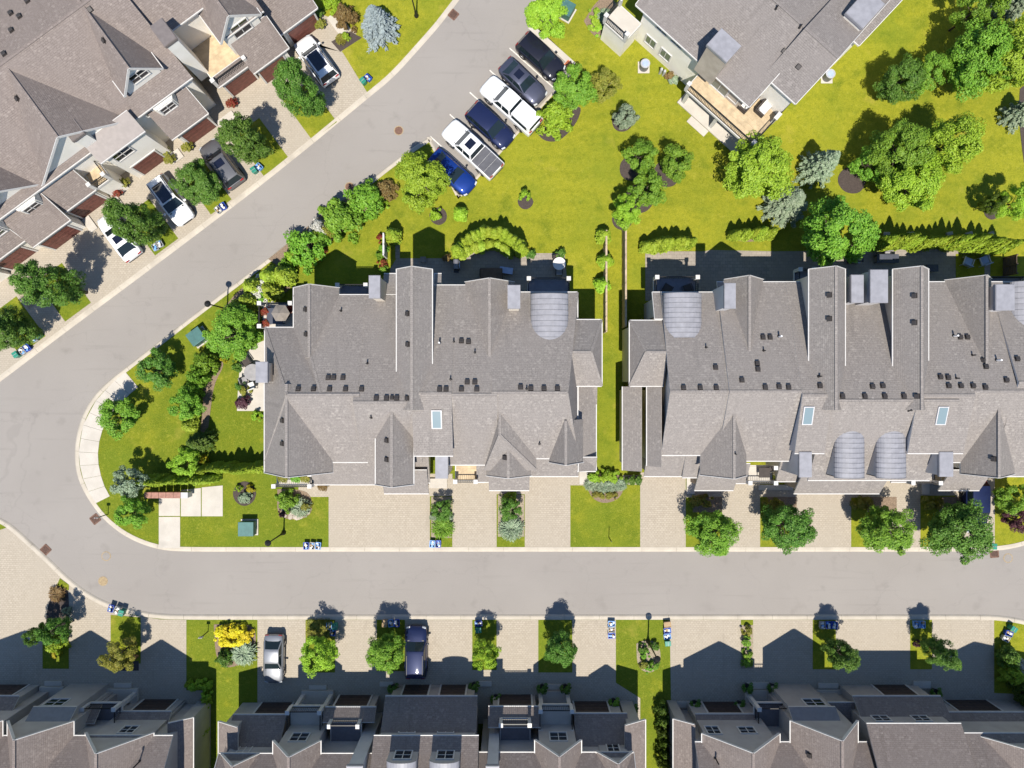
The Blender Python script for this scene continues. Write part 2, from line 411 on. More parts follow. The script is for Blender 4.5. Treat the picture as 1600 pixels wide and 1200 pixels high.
# ---------------------------------------------------------------- ground, road, kerbs, paving
G = 0.10
K1 = [(-600, 720), (-210, 712), (-60, 640), (0, 597), (100, 521), (200, 447), (300, 372), (400, 296), (475, 236), (525, 195), (577, 152), (614, 122), (652, 80), (684, 44), (697, 27), (718, 0), (760, -60), (860, -260)]
LOT = [(960, -260), (862, -60), (833, 0), (826, 36), (897, 104), (717, 304), (672, 213), (637, 235)]
K2 = [(555, 299), (492, 346), (400, 418), (325, 474), (200, 571), (164, 599), (140, 626), (123, 662), (116, 703), (119, 740), (130, 767), (145, 791), (163, 813), (190, 835), (220, 850), (250, 859), (282, 862), (400, 862), (800, 862), (1200, 862), (1540, 862), (1572, 859), (1600, 853), (1640, 838), (1760, 770), (2100, 560)]
K3 = [(2150, 700), (1800, 930), (1700, 985), (1640, 980), (1600, 967), (1560, 961), (1530, 960), (1200, 960), (800, 960), (400, 960), (300, 960), (250, 959), (212, 953), (175, 944), (140, 927), (110, 905), (70, 865), (42, 840), (20, 820), (0, 808), (-60, 785), (-210, 800), (-600, 790)]
road = K1 + LOT + K2 + K3
def wxy(pts): return [at(x, y)[:2] for x, y in pts]
rw = wxy(road)
def ccw(p):
    return p if sum(p[i][0] * p[(i + 1) % len(p)][1] - p[(i + 1) % len(p)][0] * p[i][1] for i in range(len(p))) > 0 else p[::-1]
outer = [(-420, -420), (420, -420), (420, 420), (-420, 420)]
def grow(p, d):
    p = ccw(p); n = len(p); out = []
    for i in range(n):
        a, b, c = Vector(p[i - 1]), Vector(p[i]), Vector(p[(i + 1) % n]); u, v = (b - a).normalized(), (c - b).normalized()
        m = Vector((u.y, -u.x)) + Vector((v.y, -v.x)); m = m.normalized() if m.length > 1e-6 else Vector((u.y, -u.x))
        out.append(tuple(b + m * (d / max(.45, m.dot(Vector((u.y, -u.x)))))))
    return out
hole = grow(rw, 0.24)[::-1]
tri = tessellate_polygon([[Vector((*p, 0)) for p in outer], [Vector((*p, 0)) for p in hole]])
allp = outer + hole; mb = MB(); mb.v = [(x, y, G) for x, y in allp]
for tr_ in tri:
    a, b, c = [Vector(allp[k]) for k in tr_]
    mb.f.append(tuple(tr_) if (b - a).cross(c - a) > 0 else (tr_[0], tr_[2], tr_[1])); mb.m.append(0)
tag(mb.build('ground', 'grass'), kind='structure', label='mown yellow-green lawn around the houses')
tag(MB().flat(grow(rw, 0.12), 0.0).build('road', 'asphalt'), kind='structure', label='pale worn asphalt lane bending round the corner')

def resample(pts, step):
    out = []; d = 0.0
    P = [Vector(p) for p in pts]; L = [0]
    for a, b in zip(P, P[1:]): L.append(L[-1] + (b - a).length)
    n = max(1, round(L[-1] / step))
    for i in range(n + 1):
        t_ = L[-1] * i / n; k = 0
        while k < len(P) - 2 and L[k + 1] < t_: k += 1
        out.append(P[k].lerp(P[k + 1], (t_ - L[k]) / max(1e-6, L[k + 1] - L[k])))
    return out
def smooth_line(pts, it=2):
    P = [Vector(p) for p in pts]
    for _ in range(it):
        Q = [P[0]]
        for a, b in zip(P, P[1:]): Q += [a.lerp(b, .25), a.lerp(b, .75)]
        P = Q + [P[-1]]
    return P
def kerb(pts, side, w=0.42):
    """kerb stones with open joints; side=+1 lies left of travel"""
    root = bpy.data.objects.new('kerb', None); C.objects.link(root); root['kind'] = 'structure'; root['label'] = 'low concrete kerb along the lane'
    BASE[root.name] = (0, 0, 0)
    P = resample(pts, 0.6); N = len(P)
    nr = []
    for i in range(N):
        d = (P[min(i + 1, N - 1)] - P[max(i - 1, 0)]).normalized(); nr.append(Vector((-d.y, d.x)) * side)
    step = 5; prof = [(-0.02, -0.02), (0.03, 0.035), (0.12, 0.105), (0.20, 0.125), (w, 0.125), (w, -0.02)]
    for s0 in range(0, N - 1, step):
        s1 = min(N - 1, s0 + step); mb = MB(); ring = []
        for i in range(s0, s1 + 1):
            p = P[i].copy(); d = (P[min(i + 1, N - 1)] - P[max(i - 1, 0)]).normalized()
            if i == s0: p += d * 0.008
            if i == s1: p -= d * 0.008
            q = [p + nr[i] * o for o, z in prof]; ring.append([(q[j].x, q[j].y, prof[j][1]) for j in range(len(prof))])
        for a, b in zip(ring, ring[1:]):
            for j in range(len(prof) - 1):
                f = [a[j], b[j], b[j + 1], a[j + 1]]
                mb.poly(f if side > 0 else f[::-1])
        mb.poly(ring[0] if side > 0 else ring[0][::-1]); mb.poly(ring[-1][::-1] if side > 0 else ring[-1])
        if abs(P[s0].x) < 52 and abs(P[s0].y) < 42: mb.build('kerb_stone', 'kerb', root)
    return root
kerb(smooth_line(wxy(K1)), 1)
kerb(smooth_line(wxy(LOT[:4]), 1), 1)
kerb([Vector(p) for p in resample(wxy([(897, 104), (717, 304)]), 1)], 1, 0.32)
kerb([Vector(p) for p in resample(wxy([(717, 304), (672, 213)]), 1)], 1, 0.30)
kerb(smooth_line(wxy([(672, 213), (637, 235)] + K2)), 1)
kerb(smooth_line(wxy(K3)), 1)
# wide concrete apron at the end of the parking bay
slab('pavement', [(831, 38), (899, 99), (893, 106), (825, 45)], 0.0, 0.118, 'concrete', kind='structure')

# paved drives, front walks and patios -- one sheet each, 12 mm above the lawn
z1 = G + 0.012
def drive(pts, label, mat='pavers'): sheet('driveway', pts, z1, mat, label=label)
drive([(514, 751), (672, 751), (672, 856), (514, 856)], 'double paver driveway left of the planted strip')
drive([(467, 755), (514, 755), (514, 776), (487, 776), (467, 770)], 'paver walk to the porch beside the shrub bed')
drive([(672, 740), (707, 740), (707, 775), (672, 775)], 'paver landing in front of the entrance step')
drive([(707, 748), (776, 748), (776, 856), (707, 856)], 'single paver driveway between two planted strips')
drive([(776, 755), (820, 755), (820, 772), (776, 772)], 'narrow paver walk along the garage front')
drive([(820, 738), (918, 738), (918, 758), (891, 758), (891, 856), (820, 856)], 'single paver driveway beside the square lawn')
drive([(1000, 738), (1071, 738), (1071, 856), (1000, 856)], 'single paver driveway right of the square lawn')
drive([(973, 742), (1000, 742), (1000, 757), (973, 757)], 'small paver landing by the side door')
drive([(1071, 765), (1125, 765), (1125, 745), (1187, 745), (1187, 856), (1125, 856), (1125, 777), (1071, 777)], 'paver driveway between the first two round trees')
drive([(1187, 760), (1237, 760), (1237, 765), (1329, 765), (1329, 856), (1237, 856), (1237, 776), (1187, 776)], 'wide paver driveway under the twin curved metal roofs')
drive([(1329, 765), (1374, 765), (1374, 748), (1437, 748), (1437, 856), (1374, 856), (1374, 777), (1329, 777)], 'paver driveway between two large round trees')
drive([(1437, 755), (1492, 755), (1492, 740), (1553, 740), (1553, 857), (1492, 857), (1492, 774), (1437, 774)], 'paver driveway with the dark blue car')
drive([(-700, 812), (-60, 806), (0, 828), (18, 822), (42, 848), (70, 873), (108, 911), (138, 934), (173, 951), (211, 961), (250, 967), (292, 968), (292, 1078), (320, 1078), (320, 1130), (-700, 1130)], 'shaded paver forecourt at the lower left')
drive([(403, 968), (962, 968), (962, 1066), (1000, 1090), (1000, 1130), (403, 1130), (403, 1066)], 'long paver forecourt of the lower middle row')
drive([(1046, 968), (1552, 968), (1552, 1082), (2000, 1100), (2000, 1150), (1048, 1150), (1048, 1090)], 'paver forecourt of the lower right row')
drive([(-700, 1080), (-60, 640), (0, 589), (100, 513), (200, 439), (300, 364), (400, 288), (475, 228), (525, 187), (574, 145), (536, 83), (470, 60), (420, 40), (300, 130), (150, 300), (0, 400), (-400, 700)], 'paver drives of the row along the slanting lane')
drive([(425, 35), (470, 10), (520, 30), (558, 52), (534, 82), (480, 70)], 'paver walk beside the blue spruce')
drive([(620, 404), (700, 404), (712, 412), (728, 400), (768, 383), (810, 404), (815, 396), (882, 396), (886, 440), (886, 480), (610, 480), (610, 420)], 'paved back terrace with dining furniture', 'patio')
drive([(618, 363), (625, 363), (625, 404), (618, 404)], 'narrow path beside the clipped cedar', 'patio')
drive([(1008, 393), (1100, 393), (1108, 391), (1210, 393), (1345, 392), (1350, 388), (1540, 388), (1546, 398), (1546, 470), (1008, 470)], 'long paved terrace behind the right row', 'patio')
sheet('terrace', [(404, 536), (418, 530), (420, 642), (371, 642), (373, 600), (377, 560), (392, 545)], z1, 'concrete', label='pale concrete side terrace with round table')
# small lawn panel in the back terrace
sheet('lawn_panel', [(1492, 397), (1537, 397), (1537, 452), (1492, 452)], z1 + 0.004, 'grass', label='small square of lawn set into the terrace')
sheet('lawn_panel', [(1546, 398), (1572, 402), (1572, 440), (1546, 440)], z1 + 0.004, 'grass', label='narrow lawn strip beside the brown side fence')

# concrete slabs with open joints
def slabs(name, label, quads, mat='concrete', z=0.128, gap=0.018):
    root = bpy.data.objects.new(name, None); C.objects.link(root); root['kind'] = 'structure'; root['label'] = label; BASE[root.name] = (0, 0, 0)
    for q in quads:
        w = [Vector(p) for p in wxy(q)]; c_ = sum(w, Vector((0, 0))) / len(w)
        w = [p + (c_ - p).normalized() * gap for p in w]
        MB().prism([tuple(p) for p in w], 0.02, z + random.uniform(-.004, .004)).build('paving_slab', mat, root)
inner = [(201, 581), (217, 605), (199, 620), (184, 637), (171, 655), (161, 673), (156, 692), (154, 712), (156, 731), (161, 750), (168, 768), (173, 775)]
outr = [(197, 581), (172, 602), (149, 628), (131, 664), (124, 703), (127, 739), (138, 765), (149, 787)]
oi = resample([Vector(p) for p in outr[1:]], 22); ii = resample([Vector(p) for p in inner[1:]], 22)
n_ = 11
oi = resample([Vector(p) for p in outr], (sum((Vector(a) - Vector(b)).length for a, b in zip(outr, outr[1:]))) / n_)[:n_ + 1]
ii = resample([Vector(p) for p in inner[1:]], (sum((Vector(a) - Vector(b)).length for a, b in zip(inner[1:], inner[2:]))) / n_)[:n_ + 1]
slabs('pavement', 'wide curved concrete pavement inside the bend', [[tuple(oi[k]), tuple(oi[k + 1]), tuple(ii[k + 1]), tuple(ii[k])] for k in range(n_)])
slabs('pavement', 'L-shaped concrete pad in front of the mailboxes',
      [[(249, 771), (282.5, 771), (282.5, 806), (249, 806)], [(249, 807), (282.5, 807), (282.5, 856), (249, 856)],
       [(283.5, 765), (315, 762), (315, 806.5), (283.5, 806.5)], [(316, 761), (349, 758), (349, 806.5), (316, 806.5)]])
# ---------------------------------------------------------------- house building kit
def clip_hull(faces, n, d):
    """faces: [(pts, tag)], keep n.p <= d, cap gets tag 'cap'"""
    out = []; cap = []
    for pts, tg in faces:
        q = []
        for i in range(len(pts)):
            a, b = pts[i], pts[(i + 1) % len(pts)]
            da, db = n.dot(a) - d, n.dot(b) - d
            if da <= 1e-7: q.append(a)
            if (da < -1e-7 and db > 1e-7) or (da > 1e-7 and db < -1e-7):
                x = a + (b - a) * (da / (da - db)); q.append(x); cap.append(x)
            elif abs(da) <= 1e-7: cap.append(a)
        if len(q) >= 3: out.append((q, tg))
    u = []
    for p in cap:
        if all((p - k).length > 1e-5 for k in u): u.append(p)
    if len(u) >= 3:
        c = sum(u, Vector()) / len(u); a = (u[0] - c).normalized(); b = n.cross(a)
        u.sort(key=lambda p: math.atan2((p - c).dot(b), (p - c).dot(a)))
        out.append((u, 'cap'))
    return out
def hull(x0, x1, y0, y1, z0, z1, planes):
    v = [Vector((x, y, z)) for z in (z0, z1) for x, y in ((x0, y0), (x1, y0), (x1, y1), (x0, y1))]
    F = [([v[0], v[3], v[2], v[1]], 'B'), ([v[4], v[5], v[6], v[7]], 'T'), ([v[0], v[1], v[5], v[4]], 'S'), ([v[1], v[2], v[6], v[5]], 'E'), ([v[2], v[3], v[7], v[6]], 'N'), ([v[3], v[0], v[4], v[7]], 'W')]
    for n, d, tg in planes:
        F = clip_hull(F, n, d); F = [(p, tg if t_ == 'cap' else t_) for p, t_ in F]
    return F
def inpoly(x, y, P):
    c = False; n = len(P)
    for i in range(n):
        a, b = P[i], P[(i + 1) % n]
        if (a.y > y) != (b.y > y) and x < (b.x - a.x) * (y - a.y) / (b.y - a.y) + a.x: c = not c
    return c

class House:
    def __init__(s, name, label, basepx, rot=0.0, shingle='shingle_grey', wall='siding_cream', cat='townhouses', trim='trim_white'):
        b = at(*basepx); s.root = thing(name, label, cat, (b[0], b[1], G - 0.02), R(rot))
        s.surf = []; s.sh = shingle; s.wl = wall; s.k = 0; s.tr = trim
    # -- surface lookup: where the line of sight through a pixel meets the roofs
    def hit(s, px, py):
        d = Vector((*at(px, py)[:2], 0)) - Vector((0, 0, H)); best = None
        for P, n in s.surf:
            dn = d.dot(n)
            if abs(dn) < 1e-9: continue
            t_ = (P[0] - Vector((0, 0, H))).dot(n) / dn; q = Vector((0, 0, H)) + d * t_
            if inpoly(q.x, q.y, P) and (best is None or q.z > best[0].z): best = (q, n)
        return best or (Vector(at(px, py, 6.0)), Vector((0, 0, 1)))
    def gable(s, axis, a0, a1, b0, z0, br, zr, b1, z1, A=None, B=None, trim=None, sh=None, wall=None, oh=0.32, base=0.0, walls=True, cap=True, tr=None):
        """axis 'x': a = image x of the ends, b0/br/b1 = image y of upper eave, ridge, lower eave (at heights z0, zr, z1)
           axis 'y': a = image y of upper and lower end, b0/br/b1 = image x of left eave, ridge, right eave.  A, B: hip pitch at a0, a1"""
        s.k += 1; jit = 0.005 * (s.k % 17)
        zm = min(z0, z1)
        if axis == 'x':
            X0, X1 = at(a0, 0, zm)[0], at(a1, 0, zm)[0]; Y0, Yr, Y1 = at(0, b0, z0)[1], at(0, br, zr)[1], at(0, b1, z1)[1]
            m = lambda u, w, z: Vector((u, -w, z))            # u along, w from upper eave downwards
            U0, U1, W0, Wr, W1 = X0, X1, -Y0, -Yr, -Y1
        else:
            Ya, Yb = at(0, a0, zm)[1], at(0, a1, zm)[1]; X0, Xr, X1 = at(b0, 0, z0)[0], at(br, 0, zr)[0], at(b1, 0, z1)[0]
            m = lambda u, w, z: Vector((w, -u, z))            # u downwards, w to the right
            U0, U1, W0, Wr, W1 = -Ya, -Yb, X0, Xr, X1
        def planes(lo):
            pl = []
            def add(du, dw, z, gu, gw, tg):   # plane z = z + gu*(u-du) + gw*(w-dw)  keep below
                n = m(-gu, -gw, 1) if True else None
                p = m(du, dw, z - lo)
                pl.append((n, n.dot(p), tg))
            if Wr - W0 > 0.05: add(0, W0, z0 + jit, 0, (zr - z0) / (Wr - W0), 'r0')
            if W1 - Wr > 0.05: add(0, W1, z1 + jit, 0, -(zr - z1) / (W1 - Wr), 'r1')
            if A: add(U0, 0, zm + jit, math.tan(R(A)), 0, 'rA')
            if B: add(U1, 0, zm + jit, -math.tan(R(B)), 0, 'rB')
            return pl
        top = max(z0, z1, zr) + 0.6
        def H_(ins, lo, zb):
            i0 = ins if W0 != Wr else 0; i1 = ins if W1 != Wr else 0
            p, q = m(U0 + ins, W0 + i0, 0), m(U1 - ins, W1 - i1, 0)
            return hull(min(p.x, q.x), max(p.x, q.x), min(p.y, q.y), max(p.y, q.y), zb, top, planes(lo))
        F = H_(0.0, 0.0, zm - 0.5)
        tops = [(P, t_) for P, t_ in F if t_[0] == 'r']
        mb = MB(); TH = 0.17; cnt = {}
        key = lambda p: (round(p.x, 3), round(p.y, 3), round(p.z, 3))
        for P, t_ in tops:
            n = (P[1] - P[0]).cross(P[2] - P[1]).normalized()
            if n.z < 0: P = P[::-1]; n = -n
            s.surf.append((P, n))
            mb.poly(P, 0); mb.poly([p - Vector((0, 0, TH)) for p in P[::-1]], 1)
            for i in range(len(P)):
                a, b = P[i], P[(i + 1) % len(P)]; cnt.setdefault(tuple(sorted((key(a), key(b)))), []).append((a, b, t_))
        trim = ('01' if trim is None else trim)
        edges = []
        for k_, L in cnt.items():
            if len(L) == 1:
                a, b, t_ = L[0]; mb.poly([a, a - Vector((0, 0, TH)), b - Vector((0, 0, TH)), b], 1)
                edges.append((a, b, t_))
        ro = mb.build('roof', [sh or s.sh, tr or s.tr], s.root)
        for a, b, t_ in edges:
            d = b - a
            if d.length < 0.3: continue
            d.normalize(); out = d.cross(Vector((0, 0, 1)));
            if out.length < 1e-3: continue
            out.normalize()
            if abs(d.z) < 0.03 and (t_[1] in trim):       # eave: gutter trough
                c_ = out * 0.035 - Vector((0, 0, 0.075)); MB().bar(a + c_, b + c_, 0.072, 0.12).build('gutter', tr or s.tr, ro)
            elif abs(d.z) >= 0.03:
                end = None
                u = -a.y if axis == 'y' else a.x
                end = 'A' if abs(u - U0) < abs(u - U1) else 'B'
                if end in trim:
                    c_ = out * 0.02 - Vector((0, 0, 0.05)); MB().bar(a + c_, b + c_, 0.05, 0.2).build('rake_board', tr or s.tr, ro)
        if cap:
            for k_, L in cnt.items():
                if len(L) == 2 and {L[0][2], L[1][2]} != set():
                    a, b, _ = L[0]
                    if (b - a).length > 0.5: MB().bar(a + Vector((0, 0, .0)), b + Vector((0, 0, .0)), 0.20, 0.035).build('ridge_cap', sh or s.sh, ro)
        info = dict(roof=ro, U=(U0, U1), W=(W0, Wr, W1), z=(z0, zr, z1), axis=axis, oh=oh)
        if walls:
            F = H_(oh + jit * 0.5, 0.19, base)
            wb = MB()
            for P, t_ in F:
                if t_ != 'B': wb.poly(P, 0)
            info['wall'] = wb.build('wall', wall or s.wl, s.root)
        # wall planes for windows
        o = oh + jit * 0.5
        if axis == 'x': info.update(N=-(W0 + o), S=-(W1 - o), Wd=U0 + o, E=U1 - o)
        else: info.update(N=-(U0 + o), S=-(U1 - o), Wd=W0 + o, E=W1 - o)
        return info
    def shed(s, x0, x1, yt, zt, yb, zb, **kw):
        """lean-to falling towards the bottom of the picture, upper edge yt at zt, eave yb at zb"""
        doors = kw.pop('doors', ()); info = s.gable('x', x0, x1, yt, zt, yt, zt, yb, zb, cap=False, **kw)
        for c in doors: s.garage('S', info['S'], at(c, 0, 1.2)[0], 2.4)
        return info
    def shed_n(s, x0, x1, yt, zt, yb, zb, **kw):
        return s.gable('x', x0, x1, yt, zt, yb, zb, yb, zb, cap=False, **kw)
    # -- oriented box lying on the roof
    def onroof(s, mb, q, n, dx, dy, dz, m=0, lift=0.0):
        h = Vector((-n.y, n.x, 0))
        h = Vector((1, 0, 0)) if h.length < 1e-3 else h.normalized()
        if abs(h.x) < 0.5: pass
        u = n.cross(h); c = q + n * lift
        P = [c + h * (sx * dx / 2) + u * (sy * dy / 2) for sx, sy in ((-1, -1), (1, -1), (1, 1), (-1, 1))]
        T = [p + n * dz for p in P]
        mb.poly(T, m)
        for i in range(4): mb.poly([P[i], P[(i + 1) % 4], T[(i + 1) % 4], T[i]], m)
    def vent(s, px, py, w=0.33):
        q, n = s.hit(px, py); mb = MB(); s.onroof(mb, q, n, w + .06, w + .06, 0.02); s.onroof(mb, q, n, w * .8, w * .8, 0.12)
        o = mb.build('roof_vent', 'vent_brown', s.root); mb = MB(); s.onroof(mb, q, n, w * .94, w * .94, 0.06, lift=0.12); mb.build('vent_hood', 'vent_top', o, bevel=0.02)
    def pipe(s, px, py, h=0.45, mat='vent_pipe', r=0.055):
        q, n = s.hit(px, py); mb = MB(); mb.cyl(q.x, q.y, q.z - .1, q.z + h, r, n=10); o = mb.build('vent_pipe', mat, s.root)
        mb = MB(); mb.cyl(q.x, q.y, q.z - .06, q.z + .07, r * 2.4, r * 1.1, 10); mb.build('flashing', 'vent_pipe', o)
    def skylight(s, px, py, w=0.62, l=1.3):
        q, n = s.hit(px, py); mb = MB(); s.onroof(mb, q, n, w + .16, l + .16, 0.12); o = mb.build('skylight', 'gutter_grey', s.root)
        mb = MB(); s.onroof(mb, q, n, w, l, 0.02, lift=0.122); mb.build('pane', 'glass_sky', o)
    def chimney(s, x0, y0, x1, y1, zt, zb=0.0, mat='siding_cream', top='metal_roof', capz=0.30, oh=0.09):
        a, b = at(x0, y0, zt), at(x1, y1, zt)
        o = MB().box(a[0] + oh, b[0] - oh, b[1] + oh, a[1] - oh, zb, zt - capz).build('chimney', mat, s.root)
        mb = MB(); mb.box(a[0], b[0], b[1], a[1], zt - capz, zt - .04); mb.build('chimney_cap', top, o)
        mb = MB(); mb.box(a[0] + .03, b[0] - .03, b[1] + .03, a[1] - .03, zt - .04, zt); mb.build('cap_sheet', top, o)
        mb = MB(); mb.box(a[0] + oh - .02, b[0] - oh + .02, b[1] + oh - .02, a[1] - oh + .02, zt - capz - .16, zt - capz); mb.build('cap_band', 'metal_dark', o)
    def barrel(s, x0, x1, y0, y1, zs, rise, seams=9, drop=2.0, cheek='metal_roof', face=None, front=1):
        """standing-seam barrel roof, crown running up and down the picture; y0 upper, y1 lower end (at spring height zs)"""
        A, B = at(x0, y0, zs), at(x1, y1, zs); cx = (A[0] + B[0]) / 2; hw = (B[0] - A[0]) / 2; n = 14
        arc = [(cx - hw * math.cos(math.pi * k / n), zs + rise * math.sin(math.pi * k / n)) for k in range(n + 1)]
        root = MB().box(A[0] + .04, B[0] - .04, B[1] + .1, A[1] - .1, zs - drop, zs + 0.02).build('dormer_wall', cheek, s.root)
        ys = [A[1] + (B[1] - A[1]) * k / seams for k in range(seams + 1)]
        for k in range(seams):
            mb = MB(); ya, yb = ys[k] - .006, ys[k + 1] + .006
            for (xa, za), (xb, zb) in zip(arc, arc[1:]): mb.poly([(xa, yb, za), (xb, yb, zb), (xb, ya, zb), (xa, ya, za)])
            mb.build('roof_panel', 'metal_roof', root, smooth=True)
        for k in range(seams + 1):
            mb = MB()
            for (xa, za), (xb, zb) in zip(arc, arc[1:]):
                mb.bar((xa, ys[k], za + .015), (xb, ys[k], zb + .010), 0.034, 0.036, up=(0, 1, 0))
            mb.build('standing_seam', 'seam_dark', root)
        for yy, sg in ((A[1] - .05, 1), (B[1] + .05, -1)):
            P = [(x, yy, z - .01) for x, z in arc] + [(B[0] - .02, yy, zs - drop), (A[0] + .02, yy, zs - drop)]
            MB().poly(P if sg > 0 else P[::-1]).build('dormer_face', face or s.wl, root)
        return dict(cx=cx, hw=hw, N=A[1], S=B[1], zs=zs)
    def window(s, side, plane, c, z, w, h, panes=2, rows=2, mat='glass_dark', frame='trim_white', parent=None):
        """side N/S/E/W of a wall; plane = wall coordinate; c = centre along the wall"""
        par = parent or s.root
        sg = 1 if side in 'NE' else -1
        def bx(mb, c0, c1, za, zb, d0, d1):
            if side in 'NS': mb.box(c0, c1, plane + sg * d0, plane + sg * d1, za, zb)
            else: mb.box(plane + sg * d0, plane + sg * d1, c0, c1, za, zb)
        fr = MB(); t_ = 0.09
        bx(fr, c - w / 2 - t_, c + w / 2 + t_, z - h / 2 - t_, z - h / 2, -.05, .09); bx(fr, c - w / 2 - t_, c + w / 2 + t_, z + h / 2, z + h / 2 + t_, -.05, .075)
        bx(fr, c - w / 2 - t_, c - w / 2, z - h / 2, z + h / 2, -.05, .075); bx(fr, c + w / 2, c + w / 2 + t_, z - h / 2, z + h / 2, -.05, .075)
        for k in range(1, panes): bx(fr, c - w / 2 + w * k / panes - .03, c - w / 2 + w * k / panes + .03, z - h / 2, z + h / 2, 0.01, .06)
        for k in range(1, rows): bx(fr, c - w / 2, c + w / 2, z - h / 2 + h * k / rows - .02, z - h / 2 + h * k / rows + .02, 0.01, .052)
        o = fr.build('window', frame, par)
        for k in range(panes):
            for j in range(rows):
                mb = MB(); bx(mb, c - w / 2 + w * k / panes + .03, c - w / 2 + w * (k + 1) / panes - .03, z - h / 2 + h * j / rows + .02, z - h / 2 + h * (j + 1) / rows - .02, -.02, .022); mb.build('pane', mat, o)
        return o
    def garage(s, side, plane, c, w=2.6, h=2.2, mat='garage_red', base=G):
        sg = 1 if side in 'NE' else -1; bx = lambda mb, c0, c1, za, zb, d0, d1: mb.box(c0, c1, plane + sg * d0, plane + sg * d1, za, zb)
        fr = MB(); bx(fr, c - w / 2 - .14, c - w / 2, base, base + h + .14, 0, .07); bx(fr, c + w / 2, c + w / 2 + .14, base, base + h + .14, 0, .07); bx(fr, c - w / 2, c + w / 2, base + h, base + h + .14, 0, .07)
        o = fr.build('garage_door', s.tr, s.root)
        for k in range(4):
            mb = MB(); bx(mb, c - w / 2 + .005, c + w / 2 - .005, base + h * k / 4 + .012, base + h * (k + 1) / 4 - .012, -.03, .035)
            for j in range(4):
                cc = c - w / 2 + w * (j + .5) / 4; bx(mb, cc - w * .095, cc + w * .095, base + h * k / 4 + .1, base + h * (k + 1) / 4 - .1, .035, .05)
            mb.build('door_panel', mat, o)
    def entry(s, side, plane, c, w=0.95, h=2.1, base=G + .15, mat='door_dark'):
        sg = 1 if side in 'NE' else -1; bx = lambda mb, c0, c1, za, zb, d0, d1: mb.box(c0, c1, plane + sg * d0, plane + sg * d1, za, zb)
        mb = MB(); bx(mb, c - w / 2, c + w / 2, base, base + h, 0, .05); o = mb.build('door', mat, s.root)
        mb = MB(); bx(mb, c - w / 2 - .1, c - w / 2, base, base + h + .1, 0, .07); bx(mb, c + w / 2, c + w / 2 + .1, base, base + h + .1, 0, .07); bx(mb, c - w / 2, c + w / 2, base + h, base + h + .1, 0, .07); mb.build('door_frame', s.tr, o)
        mb = MB(); bx(mb, c + w / 2 - .14, c + w / 2 - .08, base + .95, base + 1.1, .05, .1); mb.build('handle', 'chrome', o)
    def step(s, x0, y0, x1, y1, z=0.17):
        a, b = at(x0, y0), at(x1, y1); MB().box(a[0], b[0], b[1], a[1], 0.02, G + z).build('step', 'concrete', s.root, bevel=0.015)
    def balcony(s, x0, y0, x1, y1, z, rails='NEW', floor='wood_deck', rail='black_iron', posts='trim_white', fascia='trim_white', solid=False, th=0.28, ph=1.05, boards=True):
        a, b = at(x0, y0, z), at(x1, y1, z); X0, X1, Y0, Y1 = a[0], b[0], b[1], a[1]
        o = MB().box(X0, X1, Y0, Y1, z - th, z - .03).build('balcony', fascia, s.root)
        nb = max(2, int((Y1 - Y0) / 0.42)) if boards else 1
        for k in range(nb):
            MB().box(X0 + .08, X1 - .08, Y0 + .08 + (Y1 - Y0 - .16) * k / nb + .004, Y0 + .08 + (Y1 - Y0 - .16) * (k + 1) / nb - .004, z - .03, z).build('deck_board', floor, o)
        if solid: MB().box(X0 + .1, X1 - .1, Y0 + .1, Y1 - .1, 0, z - th).build('wall', s.wl, s.root)
        S_ = {'N': ((X0, Y1 - .06), (X1, Y1 - .06)), 'S': ((X0, Y0 + .06), (X1, Y0 + .06)), 'W': ((X0 + .06, Y0), (X0 + .06, Y1)), 'E': ((X1 - .06, Y0), (X1 - .06, Y1))}
        pp = set()
        for r_ in rails:
            p, q = [Vector((*k, z)) for k in S_[r_]]; L = (q - p).length
            MB().bar(p + Vector((0, 0, .98)), q + Vector((0, 0, .98)), .07, .05).build('rail', rail, o); MB().bar(p + Vector((0, 0, .12)), q + Vector((0, 0, .12)), .05, .04).build('rail', rail, o)
            n = max(2, int(L / .15)); mb = MB()
            for k in range(1, n):
                t_ = p.lerp(q, k / n); mb.bar(t_ + Vector((0, 0, .12)), t_ + Vector((0, 0, .97)), .025, .025)
            tag(mb.build('balusters', rail, o), kind='stuff')
            for e in (p, q): pp.add((round(e.x, 2), round(e.y, 2)))
        done = []
        for x, y in sorted(pp):
            x = min(max(x, X0 + .1), X1 - .1); y = min(max(y, Y0 + .1), Y1 - .1)
            if any(abs(x - i) < .15 and abs(y - j) < .15 for i, j in done): continue
            done.append((x, y)); MB().box(x - .13, x + .13, y - .13, y + .13, z - .02, z + ph).cbox(x, y, z + ph + .03, .34, .34, .06).build('post', posts, o)
        return dict(X=(X0, X1), Y=(Y0, Y1), z=z)
# ---------------------------------------------------------------- middle-left row
A = House('townhouse_row', 'grey shingled townhouse row left of centre, one curved metal roof at the back', (670, 610))
A.gable('x', 414, 575, 512, 6.0, 617, 9.30, 722, 6.0, A=50, trim='01A')
A.gable('x', 566, 660, 461, 6.0, 629, 9.45, 722, 6.0, trim='0')
A.gable('x', 460, 572, 461, 6.0, 617, 9.25, 617, 9.25, A=48, trim='0')
A.gable('y', 450, 560, 459, 6.0, 483, 8.10, 530, 6.0, trim='0A')
A.gable('y', 421, 640, 620, 8.50, 643.5, 9.85, 675, 8.50, trim='01A')
A.gable('x', 600, 626, 428, 5.25, 629, 9.40, 629, 9.40, trim='0')
A.gable('x', 679, 690, 428, 5.25, 616, 9.20, 616, 9.20, trim='0A')
mid = A.gable('x', 652, 711, 446, 6.0, 615, 9.35, 712, 8.0, trim='01', oh=0.1)
A.gable('x', 690, 778, 446, 6.0, 617, 9.27, 726, 6.0, trim='01')
